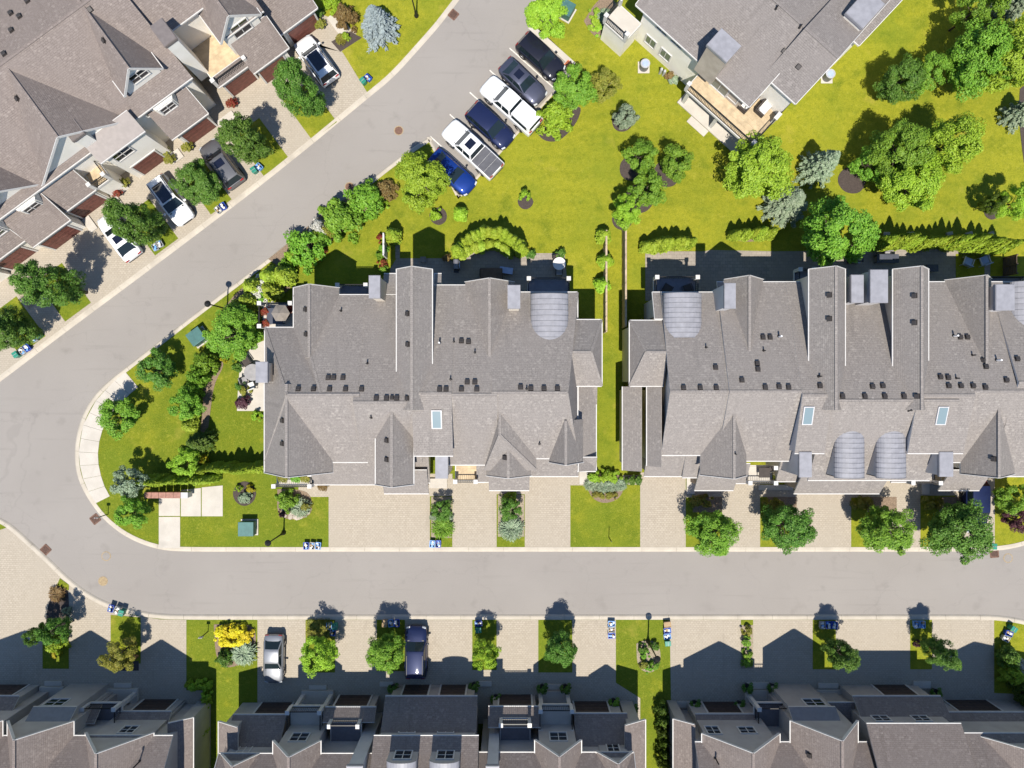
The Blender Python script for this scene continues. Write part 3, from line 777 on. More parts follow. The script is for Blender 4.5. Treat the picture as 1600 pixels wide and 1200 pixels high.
A.gable('y', 441, 570, 727, 6.0, 765, 8.15, 803, 6.0, trim='A')
A.gable('y', 600, 735, 758, 6.0, 781, 8.3, 838, 6.0, trim='', B=38)
A.gable('x', 770, 902, 457, 6.0, 613.5, 9.25, 716, 6.0, B=72, trim='01B')
A.gable('x', 885, 940, 500, 6.3, 550, 7.9, 603, 6.3, B=58, trim='01B')
A.gable('x', 903, 931, 603, 4.4, 604, 4.4, 735, 3.4, trim='1', cap=False, walls=False)
A.gable('y', 604, 735, 904, 5.0, 905, 5.02, 931, 4.2, trim='1', cap=False)
A.gable('y', 600, 738, 414, 6.0, 448, 9.05, 520, 6.0, trim='B0')
A.gable('y', 630, 757, 587, 7.45, 612, 8.95, 646, 7.45, trim='01B')
A.gable('y', 685, 743, 760, 5.7, 794, 7.4, 830, 5.7, trim='B')
A.gable('y', 655, 722, 858, 6.0, 884, 8.15, 911, 6.0, trim='B')
A.shed(489, 592, 716, 4.9, 757, 3.2, trim='1', wall='brickwork', doors=(560,))
A.shed(600, 670, 735, 4.4, 771, 3.0, trim='1', wall='brickwork', doors=(640,))
A.shed(644, 672, 705, 4.7, 754, 3.3, trim='1')
A.shed(745, 768, 722, 4.4, 753, 3.2, trim='1')
A.shed(764, 827, 735, 4.6, 766, 3.0, trim='1', wall='brickwork', doors=(797,))
A.shed(828, 904, 705, 5.2, 744, 3.4, trim='1', wall='brickwork', doors=(858,))
A.shed(902, 931, 715, 4.9, 736, 4.0, trim='1')
A.barrel(829, 888, 460, 536, 6.92, 0.72, seams=9)
A.chimney(576, 430, 594, 466, 9.0, 3.0)
A.chimney(793, 445, 813, 482, 9.4, 3.0)
A.chimney(399, 565, 418, 598, 8.8, 0.0)
A.chimney(680, 709, 700, 748, 7.9, 2.5)
A.skylight(682.5, 655)
for x, y in ((466, 608), (490, 608), (515, 608), (540, 608), (565, 608), (513, 590), (521.5, 590), (536, 590), (588, 622), (604, 622), (620, 622), (637, 622),
             (637.5, 490), (638, 538), (478, 483.5), (479, 522), (442, 657), (442, 693), (605, 688), (605, 718), (721, 533), (732, 534), (730, 597), (742, 597),
             (697, 608), (721, 608), (745, 608), (829.5, 607), (850, 607), (871, 607), (813.5, 605), (789.5, 715), (687, 608)): A.vent(x, y)
A.vent(612.5, 621.5, 0.25)
for x, y in ((533, 486), (574, 568), (709, 534), (742, 551), (704, 593), (580, 652), (843, 693), (823, 608)): A.pipe(x, y)
A.pipe(687, 536, 0.6, 'pvc_white', 0.07)
# back and side balconies, front balconies, porch
A.balcony(410, 474, 461, 513, 3.3, 'NW', floor='concrete', posts='trim_white', boards=False, solid=True)
A.balcony(824, 436, 889, 470, 3.2, 'NEW', floor='metal_dark', boards=False)
A.balcony(530, 446, 577, 470, 3.2, 'N', floor='metal_dark', boards=False)
b = A.balcony(432, 737, 491, 759, 3.0, 'SE', floor='concrete', boards=False, solid=True)
A.balcony(711, 722, 746, 752, 3.2, 'S', floor='wood_deck')
A.step(671, 747, 699, 762, 0.2); A.step(905, 734, 918, 756, 0.12)
# ---------------------------------------------------------------- middle-right row
B = House('townhouse_row', 'grey shingled townhouse row right of centre, twin curved metal roofs in front', (1290, 600))
B.gable('x', 984, 1037, 501, 6.3, 550, 7.9, 603, 6.3, A=58, trim='01A')
B.gable('y', 604, 735, 973, 4.2, 1002, 5.0, 1003, 5.0, trim='0', cap=False)
B.gable('y', 604, 728, 1011, 5.4, 1033, 6.3, 1034, 6.3, trim='0', cap=False)
B.gable('x', 1033, 1130, 457, 6.0, 612, 9.25, 711, 6.0, trim='01')
B.gable('x', 1019, 1040, 457, 5.6, 497, 6.6, 498, 6.6, trim='0A', cap=False)
B.gable('x', 1120, 1250, 441, 6.0, 612, 9.38, 720, 6.0, trim='01')
B.gable('y', 437, 560, 1131, 6.0, 1171, 8.15, 1192, 6.0, trim='A')
B.gable('y', 601, 742, 1094, 6.0, 1147, 8.3, 1166, 6.3, trim='B', B=None)
B.gable('y', 421, 640, 1264, 8.50, 1306, 9.95, 1320, 8.50, trim='01A')
B.gable('y', 421, 640, 1395, 8.50, 1440, 9.95, 1450, 8.50, trim='01A')
B.gable('x', 1226, 1271, 441, 6.0, 618, 9.5, 708, 8.0, trim='1', oh=0.08, wall='siding_grey')
B.gable('x', 1262, 1452, 450, 6.0, 626, 9.5, 750, 5.6, trim='01')
B.gable('x', 1396, 1480, 441, 6.0, 618, 9.5, 708, 8.0, trim='1', oh=0.08, wall='siding_grey')
B.gable('x', 1446, 1640, 441, 6.0, 612, 9.3, 722, 6.0, trim='01')
B.gable('y', 438, 590, 1476, 6.0, 1541, 8.6, 1548, 6.6, trim='A')
B.gable('y', 598, 740, 1500, 6.0, 1560, 8.5, 1584, 6.2, trim='B')
B.gable('x', 1545, 1700, 441, 6.0, 598, 9.45, 744, 6.0, trim='01')
B.shed(1006, 1078, 705, 5.2, 744, 3.4, trim='1', wall='brickwork', doors=(1034,))
B.shed(1066, 1094, 711, 5.0, 746, 3.8, trim='1')
B.shed(1085, 1146, 735, 4.8, 766, 3.0, trim='1', wall='brickwork', doors=(1112,))
B.shed(1135, 1165, 725, 4.6, 755, 3.4, trim='1')
B.shed(1212, 1248, 720, 4.6, 752, 3.4, trim='1')
B.shed(1240, 1374, 745, 4.6, 771, 3.0, trim='1', wall='brickwork', doors=(1260, 1310))
B.shed(1392, 1416, 735, 4.8, 753, 4.2, trim='1')
B.shed(1466, 1530, 735, 4.8, 766, 3.0, trim='1', wall='brickwork')
B.shed(1525, 1620, 715, 5.4, 744, 3.6, trim='1', wall='brickwork', doors=(1500 + 45,))
B.barrel(1037, 1096, 459, 528, 6.92, 0.72, seams=9)
B.barrel(1303, 1350, 661, 746, 7.5, 0.62, seams=11, drop=2.4, cheek='siding_grey')
B.barrel(1368, 1415, 661, 746, 7.5, 0.62, seams=11, drop=2.4, cheek='siding_grey')
B.barrel(1578, 1640, 441, 520, 6.92, 0.72, seams=9)
B.chimney(1132, 442, 1150, 482, 9.4, 3.0, mat='siding_grey')
B.chimney(1330, 429, 1350, 473, 9.0, 3.0, mat='siding_grey')
B.chimney(1360, 421, 1388, 473, 9.3, 3.0, mat='siding_grey')
B.chimney(1556, 444, 1586, 485, 9.0, 3.0, mat='siding_grey')
B.chimney(1249, 706, 1269, 746, 8.2, 0.5, mat='siding_grey')
B.chimney(1468, 706, 1490, 745, 8.2, 0.5, mat='siding_grey')
B.skylight(1262, 649); B.skylight(1471, 649)
for x, y in ((1068, 606), (1094, 606), (1119, 606), (1118, 574), (1159, 594), (1183, 568), (1184, 577), (1195.5, 605), (1232, 605), (1217, 604), (1192, 527), (1203, 527),
             (1296, 461), (1296, 498), (1429, 462), (1429, 504), (1281, 603), (1363, 604), (1379, 603), (1316, 619), (1351, 619), (1382, 619), (1412, 619), (1433, 619),
             (1482, 603), (1501, 603), (1520, 603), (1539, 605), (1500, 527), (1511, 527), (1537, 563), (1540, 573), (1469, 589), (1481, 590), (1572, 594), (1589, 561), (1553, 717)): B.vent(x, y)
for x, y in ((1103, 543), (1193, 548), (1148, 709), (1280, 588), (1519, 555), (1494, 591), (1420, 641)): B.pipe(x, y)
for x, y in ((1217, 526), (1490, 525), (1557, 563)): B.pipe(x, y, 0.6, 'pvc_white', 0.07)
B.balcony(1021, 434, 1087, 470, 3.2, 'NEW', floor='metal_dark', boards=False)
B.balcony(1164, 727, 1207, 754, 3.2, 'SE', floor='concrete', boards=False)
B.balcony(1414, 728, 1460, 754, 3.2, 'SE', floor='concrete', boards=False)
B.balcony(1526, 434, 1600, 470, 3.2, 'NW', floor='metal_dark', boards=False)
B.balcony(1241, 422, 1266, 470, 3.2, 'NW', floor='metal_dark', boards=False)
B.step(1072, 746, 1085, 771, 0.15); B.step(1184, 757, 1238, 765, 0.12); B.step(1438, 755, 1450, 772, 0.15)
# ---------------------------------------------------------------- row along the slanting lane (upper left); coordinates in its own turned picture frame
F = House('townhouse_row', 'brown shingled townhouse row along the slanting lane, red-brown garage doors', (560, -150), 36.3, 'shingle_brown', 'siding_white')
fm = F.gable('x', 200, 681, -480, 6.0, -275, 10.0, -82, 6.0, trim='1')
F.gable('x', 679, 764, -480, 6.0, -280, 9.8, -160, 7.2, trim='1')
f3 = F.gable('x', 760, 832, -480, 6.0, -282, 9.7, -100, 6.2, trim='1')
F.gable('x', 828, 905, -480, 6.0, -282, 9.4, -130, 6.2, trim='1B')
F.gable('y', -300, -84, 392, 6.0, 456, 9.75, 566, 6.0, trim='B')
ga = F.gable('y', -300, -120, 578, 7.5, 609, 9.9, 652, 7.5, trim='01B')
gb = F.gable('y', -280, -97, 748, 6.4, 783, 8.7, 826, 6.4, trim='01B')
F.gable('y', -300, -88, 300, 6.0, 330, 8.4, 390, 6.0, trim='B')
F.gable('y', -330, -84, 190, 6.0, 225, 9.0, 300, 6.0, trim='B')
gd = F.gable('x', 486, 572, -100, 6.9, -100, 6.9, -58, 6.0, sh='metal_brown', trim='1', cap=False)
sheds = []
for x0, x1, yt, zt, yb in ((180, 250, -80, 5.0, -25), (256, 320, -78, 5.0, -31), (323, 396, -76, 5.0, -15), (396.5, 456, -76, 5.0, -29.5), (597, 668, -84, 5.2, -21.5), (704, 764, -62, 4.0, -44), (761, 830, -92, 5.2, -30), (829.5, 903, -118, 5.2, -54)):
    sheds.append(F.shed(x0, x1, yt, zt, yb, 3.2, trim='1B'))
for k_, cx, w_ in ((1, 292, 2.6), (2, 368, 2.7), (3, 432, 2.6), (4, 640, 2.6), (6, 792, 2.4), (7, 866, 2.7)):
    F.garage('S', sheds[k_]['S'], at(cx, 0, 1.2)[0], w_)
F.garage('S', gd['S'], at(548, 0, 1.2)[0], 2.3)
F.garage('S', sheds[5]['S'], at(738, 0, 1.2)[0], 2.5)
F.window('S', gd['S'], at(523, 0, 4.7)[0], 4.75, 1.5, 1.25)
F.window('S', ga['S'], at(615, 0, 8)[0], 8.05, 1.4, 1.0)
F.window('S', gb['S'], at(788, 0, 6)[0], 6.0, 1.5, 1.5)
F.window('S', fm['S'], at(650, 0, 5)[0], 5.2, 0.7, 0.95, 1); F.window('S', fm['S'], at(594, 0, 5)[0], 5.2, 0.6, 0.95, 1)
for cx in (622, 358, 288):
    X = at(cx, 0, 5.2)[0]; pl = fm['S']
    MB().prism([(X - 1.15, pl + .1), (X - .8, pl - .55), (X + .8, pl - .55), (X + 1.15, pl + .1)], 3.9, 5.7).build('bay_window', 'siding_white', F.root); F.window('S', pl - .55, X, 5.0, 1.2, .9)
gx = F.gable('y', -260, -112, 440, 7.2, 462, 9.2, 498, 7.2, trim='01B'); F.window('S', gx['S'], at(466, 0, 7.7)[0], 7.7, 1.2, .9)
F.balcony(703, -128, 766, -46, 3.25, 'SE'); F.balcony(455, -72, 486, -30, 3.25, 'SE', solid=True)
F.chimney(470, -140, 494, -112, 8.6, 5.0, mat='siding_white', top='metal_brown')
F.chimney(674, -186, 698, -146, 9.3, 2.8, mat='siding_white', top='metal_brown')
for x, y in ((512, -330), (466, -285), (497, -308), (520, -318), (544, -330), (580, -330), (596, -329), (605, -210), (615, -262), (442, -217), (400, -300), (360, -330)): F.vent(x, y, 0.34)
F.pipe(585, -375, 0.5, 'pvc_white'); F.pipe(700, -250); F.pipe(820, -240)
F.step(575, -4, 598, 12, 0.15); F.step(670, -2, 700, 16, 0.15); F.step(905, -30, 925, 5, 0.15); F.step(455, 2, 478, 16, 0.15); F.step(411, -2, 424, 22, 0.15)
for cx in (410, 470, 588, 684, 916):
    pass
# ---------------------------------------------------------------- house at the upper right, turned the other way
Gh = House('townhouse_row', 'cream walled house with wide raised deck at the top right', (690, -120), -42, 'shingle_dark', 'siding_white')
gm = Gh.gable('x', 547, 786, -330, 6.0, -120, 8.9, 30, 6.0, trim='01AB', oh=0.62)
g2 = Gh.gable('x', 770, 836, -330, 6.0, -120, 9.28, -22, 7.0, trim='01B')
g3 = Gh.gable('x', 800, 849, -420, 5.2, -260, 7.9, -156, 5.6, trim='1B')
Gh.chimney(671, -33, 713, 2, 9.4, 5.0, mat='stone'); Gh.chimney(799, -232, 836, -180, 9.2, 4.0, mat='siding_white')
dk = Gh.balcony(692, 16, 830, 77, 3.2, 'SE', solid=False)
Gh.balcony(786, -26, 830, 26, 3.21, 'E')
Gh.balcony(527, 46, 574, 84, 3.2, 'SW', floor='concrete', boards=False, solid=True)
for x, z in ((603, 4.9), (634, 4.9), (603, 1.75), (634, 1.75)):
    Gh.window('S', gm['S'], at(x, 0, z)[0], z, 1.0, 1.15, 2, 1, 'glass_green')
Gh.window('S', gm['S'], at(730, 0, 4.3)[0], 4.3, 1.6, 2.0, 2, 1, 'glass_green'); Gh.window('S', gm['S'], at(757, 0, 4.5)[0], 4.5, 0.9, 1.6, 1, 1)
o = MB()
for x in (700, 760, 826):
    a = at(x, 74, 3.0); MB().box(a[0] - .14, a[0] + .14, a[1] + .06, a[1] + .34, 0, 2.9).build('deck_post', 'trim_white', Gh.root)
a, b_ = at(697, 76, 0.2), at(826, 100, 0.2); MB().box(a[0], b_[0], b_[1], a[1] + 2, 0, G + .14).build('terrace_slab', 'concrete', Gh.root, bevel=.02)
a, b_ = at(728, 100.5, 0.2), at(764, 112, 0.2); MB().box(a[0], b_[0], b_[1], a[1], 0, G + .07).build('step', 'concrete', Gh.root, bevel=.02)
a, b_ = at(688, 26, 6), at(790, 50, 6); MB().box(gm['Wd'] + 9.35, gm['E'] + .02, gm['S'] - .03, gm['S'] + .2, 0, 5.6).build('stone_facing', 'stone', Gh.root)
for x, y in ((768, -71), (801, -68)): Gh.vent(x, y)
for x, y in ((761, -115), (714, -112), (680, -170)): Gh.pipe(x, y)
# ---------------------------------------------------------------- three rows along the bottom edge, fronts facing up the picture
def front_row(h, sheds, garages, gables, windows):
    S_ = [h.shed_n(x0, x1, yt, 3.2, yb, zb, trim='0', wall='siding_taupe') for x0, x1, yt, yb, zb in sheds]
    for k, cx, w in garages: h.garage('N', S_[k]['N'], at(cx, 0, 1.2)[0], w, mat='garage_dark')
    Gs = [h.gable('y', f, 1330, xa, 6.6, xr, zr + .55, xb, 6.6, trim='A01') for f, xa, xr, zr, xb in gables]
    for k, cx, z, w, hh in windows: h.window('N', Gs[k]['N'], at(cx, 0, z)[0], z + .4, w, hh)
    return S_, Gs
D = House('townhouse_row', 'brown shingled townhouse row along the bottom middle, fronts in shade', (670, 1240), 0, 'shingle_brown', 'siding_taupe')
dm = D.gable('x', 342, 590, 1178, 6.6, 1290, 10.15, 1420, 6.6, trim='0A')
dm2 = D.gable('x', 584, 748, 1150, 6.6, 1290, 10.35, 1420, 6.6, trim='0')
dm3 = D.gable('x', 744, 990, 1176, 6.6, 1290, 10.15, 1420, 6.6, trim='0B')
S_, Gs = front_row(D, [(364, 447, 1117, 1178, 5.2), (508, 588, 1105, 1128, 4.0), (602, 746, 1088, 1152, 5.6), (763, 844, 1104, 1136, 4.2), (897, 980, 1115, 1174, 5.2)],
    [(0, 428, 2.6), (1, 552, 2.7), (2, 650, 2.1), (2, 708, 2.1), (3, 805, 2.7), (4, 924, 2.8)],
    [(1157, 427, 451, 8.6, 501), (1178, 346, 363, 7.9, 404), (1156, 836, 874, 8.6, 908), (1174, 932, 966, 7.9, 988)],
    [(0, 470, 5.0, 1.3, 1.3), (1, 384, 5.0, .9, 1.3), (2, 872, 5.0, 1.3, 1.3), (3, 957, 5.0, .9, 1.2)])
D.gable('y', 1124, 1330, 976, 5.4, 977, 5.4, 1008, 4.4, trim='1A', cap=False); D.gable('y', 1127, 1330, 342, 4.4, 371, 5.4, 372, 5.4, trim='0A', cap=False)
for x0, x1 in ((604, 651), (671, 718)):
    bb = D.barrel(x0, x1, 1187, 1262, 8.6, 0.6, seams=6, drop=2.4, cheek='siding_grey'); D.window('N', bb['N'] - .04, bb['cx'], 7.85, 1.2, 1.2)
for cx in (637, 697): D.window('N', dm2['N'], at(cx, 0, 4.9)[0], 5.0, 1.2, 0.85)
D.chimney(541, 1197, 567, 1232, 9.3, 0.0, mat='siding_grey'); D.chimney(759, 1197, 780, 1232, 9.2, 0.0, mat='siding_grey')
D.balcony(453, 1103, 506, 1140, 3.2, 'NEW', floor='concrete', boards=False); D.balcony(842, 1101, 894, 1136, 3.2, 'NEW', floor='concrete', boards=False)
D.balcony(516, 1124, 565, 1165, 3.9, 'N', floor='metal_dark', boards=False); D.balcony(781, 1122, 829, 1165, 3.9, 'N', floor='metal_dark', boards=False)
for x0, y0, x1, y1 in ((484, 1069, 511, 1076), (594, 1064, 615, 1071), (748, 1063, 768, 1071), (851, 1068, 878, 1076), (473, 1077, 522, 1098), (842, 1077, 888, 1098)): D.step(x0, y0, x1, y1, .14 if y1 - y0 < 12 else .28)
for x in (476, 519, 844, 886):
    a = at(x, 1080); MB().box(a[0] - .16, a[0] + .16, a[1] - .4, a[1] - .08, 0, 2.95).build('porch_column', 'trim_white', D.root)
for x in (545, 838): pass
# lower left
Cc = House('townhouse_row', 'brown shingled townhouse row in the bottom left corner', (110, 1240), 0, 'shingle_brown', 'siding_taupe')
Cc.gable('x', -120, 270, 1150, 6.6, 1290, 10.45, 1420, 6.6, trim='0')
S_, Gs = front_row(Cc, [(-30, 30, 1088, 1130, 4.8), (84, 160, 1100, 1130, 4.4), (184, 268, 1112, 1165, 5.0)], [(0, 8, 2.6), (1, 122, 2.7), (2, 242, 2.8)],
    [(1127, 12, 22, 9.1, 115), (1145, 134, 150, 9.3, 240), (1126, -130, -95, 9.0, 4)], [(0, 83, 4.6, 1.4, 1.2), (1, 205, 5.0, 1.1, 1.1)])
bw = Cc.gable('x', 52, 120, 1104, 4.9, 1135, 6.2, 1136, 6.2, trim='', cap=False, sh='metal_dark', oh=.1); Cc.window('N', bw['N'], at(88, 0, 3.9)[0], 3.9, 1.5, 1.2)
Cc.gable('y', 1121, 1330, 262, 5.4, 263, 5.4, 302, 4.4, trim='1A', cap=False)
Cc.balcony(138, 1098, 190, 1140, 3.2, 'NE', floor='metal_dark', boards=False); Cc.pipe(218, 1190, 1.2)
for x0, y0, x1, y1 in ((72, 1063, 99, 1070), (180, 1066, 207, 1073), (65, 1071, 103, 1090), (168, 1074, 218, 1096)): Cc.step(x0, y0, x1, y1, .14 if y1 - y0 < 12 else .28)
for x in (171, 214):
    a = at(x, 1077); MB().box(a[0] - .16, a[0] + .16, a[1] - .4, a[1] - .08, 0, 2.95).build('porch_column', 'trim_white', Cc.root)
# lower right
E_ = House('townhouse_row', 'brown shingled townhouse row along the bottom right', (1330, 1240), 0, 'shingle_brown', 'siding_taupe')
E_.gable('x', 1086, 1356, 1160, 6.6, 1290, 10.25, 1420, 6.6, trim='0')
em = E_.gable('x', 1354, 1502, 1131, 6.6, 1290, 10.55, 1420, 6.6, trim='0')
E_.gable('x', 1498, 1800, 1146, 6.6, 1290, 10.45, 1420, 6.6, trim='0')
S_, Gs = front_row(E_, [(1086, 1178, 1116, 1160, 4.9), (1293, 1336, 1098, 1128, 3.4), (1332, 1470, 1088, 1133, 5.2), (1466, 1620, 1113, 1160, 5.2)],
    [(0, 1128, 2.8), (1, 1235, 2.6), (2, 1398, 2.8), (3, 1520, 3.6)], [(1146, 1097, 1177, 9.1, 1218), (1126, 1235, 1316, 9.3, 1340), (1150, 1530, 1650, 9.4, 1760)],
    [(0, 1165, 5.0, 1.2, 1.0), (0, 1112, 5.0, 1.0, 1.2), (2, 1560, 5.0, 1.4, .9)])
bw = E_.gable('x', 1232, 1305, 1104, 4.9, 1135, 6.2, 1136, 6.2, trim='', cap=False, sh='metal_dark', oh=.1); E_.window('N', bw['N'], at(1272, 0, 3.9)[0], 3.9, 1.5, 1.2)
for cx in (1376, 1438): E_.window('N', em['N'], at(cx, 0, 4.9)[0], 5.0, 1.2, 0.85)
E_.gable('y', 1123, 1330, 1052, 4.4, 1085, 5.4, 1086, 5.4, trim='0A', cap=False)
E_.balcony(1178, 1098, 1238, 1140, 3.2, 'NW', floor='metal_dark', boards=False)
E_.vent(1265, 1180); E_.pipe(1118, 1185, 1.0)
for x0, y0, x1, y1 in ((1051, 1095, 1077, 1104), (1166, 1065, 1200, 1075), (1277, 1066, 1308, 1074), (1425, 1063, 1452, 1074), (1163, 1076, 1208, 1096), (1273, 1076, 1314, 1096)): E_.step(x0, y0, x1, y1, .14 if y1 - y0 < 12 else .28)
for x in (1166, 1205, 1276):
    a = at(x, 1078); MB().box(a[0] - .16, a[0] + .16, a[1] - .4, a[1] - .08, 0, 2.95).build('porch_column', 'trim_white', E_.root)
# ---------------------------------------------------------------- plants
def leaves_mesh(name, cent, nrm, size, aspect, mat, droop=None):
    """cent (N,3), nrm (N,3): one small rhombic leaf per row"""
    N = len(cent); nrm = nrm / (np.linalg.norm(nrm, axis=1, keepdims=True) + 1e-9)
    if droop is None:
        a = np.cross(nrm, rng.normal(size=(N, 3)))
    else: a = droop - nrm * np.sum(droop * nrm, axis=1, keepdims=True)
    a /= (np.linalg.norm(a, axis=1, keepdims=True) + 1e-9); b = np.cross(nrm, a)
    sz = (size * rng.uniform(0.65, 1.3, N))[:, None]
    v = np.empty((N, 4, 3)); v[:, 0] = cent - a * sz; v[:, 1] = cent - b * sz * aspect + nrm * sz * .18; v[:, 2] = cent + a * sz; v[:, 3] = cent + b * sz * aspect + nrm * sz * .18
    me = bpy.data.meshes.new(name); me.vertices.add(4 * N); me.vertices.foreach_set('co', v.ravel().astype(np.float32))
    me.loops.add(4 * N); me.loops.foreach_set('vertex_index', np.arange(4 * N, dtype=np.int32))
    me.polygons.add(N); me.polygons.foreach_set('loop_start', np.arange(0, 4 * N, 4, dtype=np.int32)); me.polygons.foreach_set('loop_total', np.full(N, 4, dtype=np.int32))
    me.update(calc_edges=True); me.materials.append(M[mat]); return me
def prof(kind, t_):
    t_ = np.clip(t_, 0, 1)
    if kind == 'oval': return np.sqrt(np.clip(1 - (2 * t_ - 0.82) ** 2 / 1.45, 0.02, 1)) * np.where(t_ > .41, 1, .62 + .38 * t_ / .41)
    if kind == 'round': return np.sqrt(np.clip(1 - (2 * t_ - 1) ** 2 * .96, 0.01, 1))
    if kind == 'mound': return np.sqrt(np.clip(1 - t_ ** 2 * .95, 0.02, 1))
    if kind == 'cone': return np.clip(1.0 - t_, 0.03, 1) ** .85
    if kind == 'column': return np.clip(np.where(t_ < .28, .80 + .20 * t_ / .28, (np.clip(1 - (t_ - .28) / .72, 0.0, 1)) ** .68), 0.05, 1)
    return np.ones_like(t_)
def crown(name, kind, Rr, Hc, nleaf, size, nclump, rc, mat, aspect=.5, seed=0, upbias=.55):
    g = np.random.default_rng(seed)
    tz = g.uniform(0, 1, nclump) if kind in ('cone', 'column') else g.beta(1.15, 1.1, nclump)
    if kind == 'cone': tz = tz ** 1.4
    ph = g.uniform(0, 2 * np.pi, nclump); lump = 1 + .17 * np.sin(3 * ph + seed + 3 * tz) + .13 * np.sin(5 * ph + 2.1 * seed + 5 * tz) + g.normal(size=nclump) * .07
    rr = prof(kind, tz) * np.sqrt(g.uniform(.34, 1.0, nclump)) * lump
    hole = np.sin(4.1 * ph + 7 * tz + seed) * np.sin(2.3 * ph - 9 * tz + 2 * seed) + .55 * np.sin(11 * tz + 3.7 * ph + 5 * seed)
    keep = hole > np.quantile(hole, .22); tz, ph, rr = tz[keep], ph[keep], rr[keep]; nclump = len(tz)
    cc = np.stack([Rr * rr * np.cos(ph), Rr * rr * np.sin(ph), Hc * tz], 1)
    k = g.integers(0, nclump, nleaf); d = g.normal(size=(nleaf, 3)); d /= np.linalg.norm(d, axis=1, keepdims=True)
    rad = rc * g.uniform(.25, 1.0, nleaf) ** .5 * g.uniform(.7, 1.25, nclump)[k]
    c = cc[k] + d * rad[:, None] * np.array([1, 1, .8])
    out = c - np.array([0, 0, Hc * .45]); out[:, 2] *= .5; out /= (np.linalg.norm(out, axis=1, keepdims=True) + 1e-6)
    n = d * .55 + out * .35 + np.array([0, 0, upbias]) + g.normal(size=(nleaf, 3)) * .45
    c[:, 2] = np.maximum(c[:, 2], 0.03); c[:, :2] *= Rr / np.quantile(np.hypot(c[:, 0], c[:, 1]), .97)
    return leaves_mesh(name, c, n, size, aspect, mat)
def spruce_crown(name, Rr, Hc, nb, per, mat, seed=0):
    """whorls of drooping boughs clothed in short sprays"""
    g = np.random.default_rng(seed); C_ = []; N_ = []; D_ = []
    for i in range(nb):
        t_ = (i / nb) ** .92; z = Hc * t_; L = Rr * (1 - t_) ** .8 * g.uniform(.82, 1.1) + .06; ph = i * 2.399 + g.uniform(-.2, .2)
        s = g.uniform(.1, 1, per) ** .7; w = (1 - s) * .34 * L + .10
        lat = g.uniform(-1, 1, per) * w
        dx, dy = math.cos(ph), math.sin(ph)
        C_.append(np.stack([dx * L * s - dy * lat, dy * L * s + dx * lat, z + .12 * L - .22 * L * s ** 1.6 + g.uniform(-.05, .05, per) - abs(lat) * .2], 1))
        N_.append(np.stack([dx * .3 + g.normal(size=per) * .4, dy * .3 + g.normal(size=per) * .4, np.ones(per)], 1))
        D_.append(np.stack([dx * np.ones(per) - dy * lat * 1.5 / (w + .01) * .5, dy * np.ones(per) + dx * lat * 1.5 / (w + .01) * .5, -.15 * np.ones(per)], 1))
    return leaves_mesh(name, np.concatenate(C_), np.concatenate(N_), .115, .34, mat, np.concatenate(D_))
def cedar_crown(name, Rr, Hc, n, mat, seed=0):
    g = np.random.default_rng(seed); t_ = g.uniform(0, 1, n); ph = g.uniform(0, 2 * np.pi, n)
    lump = 1 + .14 * np.sin(4 * ph + seed) + .12 * np.sin(7 * t_ * 6.28 + 3 * ph)
    r = Rr * prof('column', t_) * lump * g.uniform(.72, 1.0, n)
    c = np.stack([r * np.cos(ph), r * np.sin(ph), Hc * t_], 1)
    nn = np.stack([np.cos(ph) + g.normal(size=n) * .35, np.sin(ph) + g.normal(size=n) * .35, .45 + g.normal(size=n) * .3], 1)
    up = np.stack([np.cos(ph) * .25, np.sin(ph) * .25, np.ones(n)], 1) + g.normal(size=(n, 3)) * .2
    return leaves_mesh(name, c, nn, .115, .38, mat, up)
def stem_mesh(name, h, r, Rr, cb, seed, forks=6):
    g = random.Random(seed); mb = MB()
    bend = [(g.uniform(-.06, .06) * Rr, g.uniform(-.06, .06) * Rr) for _ in range(4)]
    pts = [(0, 0, -.1)] + [(bend[i][0], bend[i][1], h * (i + 1) / 4.6) for i in range(4)]
    mb.tube(pts, [r * 1.25, r, r * .85, r * .6, r * .3], 7)
    for k in range(forks):
        z = cb + (h - cb) * (.05 + .55 * k / forks); a = 2.4 * k + g.uniform(-.4, .4); L = Rr * g.uniform(.55, .85)
        mb.tube([(0, 0, z), (math.cos(a) * L * .5, math.sin(a) * L * .5, z + L * .28), (math.cos(a) * L, math.sin(a) * L, z + L * .5)], [r * .5, r * .3, r * .1], 5)
    return mb.mesh(name, smooth=True, uv=False)
PRO = {}
def proto(kind, variants):
    L = []
    for cr, st in variants:
        if st is not None: st.materials.append(M['bark'])
        L.append((cr, st))
    PRO[kind] = L
# every prototype stands at its own real size; kind -> (crown radius, crown height, crown base)
DIM = {'pear': (1.9, 6.6, 1.2), 'round': (2.1, 4.6, 1.5), 'airy': (2.0, 4.0, 1.4), 'small': (1.4, 2.6, 0.8), 'bush': (1.0, 1.25, 0.05), 'ball': (0.5, 0.75, 0.03), 'spruce': (1.6, 5.0, 0.3), 'cedar': (0.50, 2.9, 0.05), 'tuft': (0.45, 0.6, 0.02), 'fern': (0.9, 0.8, 0.02)}
proto('pear', [(crown('crown', 'oval', 1.9, 6.6, 24000, .078, 170, .46, 'leaf_dark', seed=s), stem_mesh('trunk', 6.6, .13, 1.6, 1.2, s, 9)) for s in (1, 2, 3)])
proto('round', [(crown('crown', 'round', 2.1, 4.6, 24000, .082, 130, .50, 'leaf_mid', seed=s), stem_mesh('trunk', 5.0, .13, 1.9, 1.5, s, 9)) for s in (4, 5, 6)])
proto('airy', [(crown('crown', 'round', 2.0, 4.0, 12000, .080, 74, .46, 'leaf_lime', seed=s), stem_mesh('trunk', 4.4, .10, 1.9, 1.4, s, 9)) for s in (7, 8)])
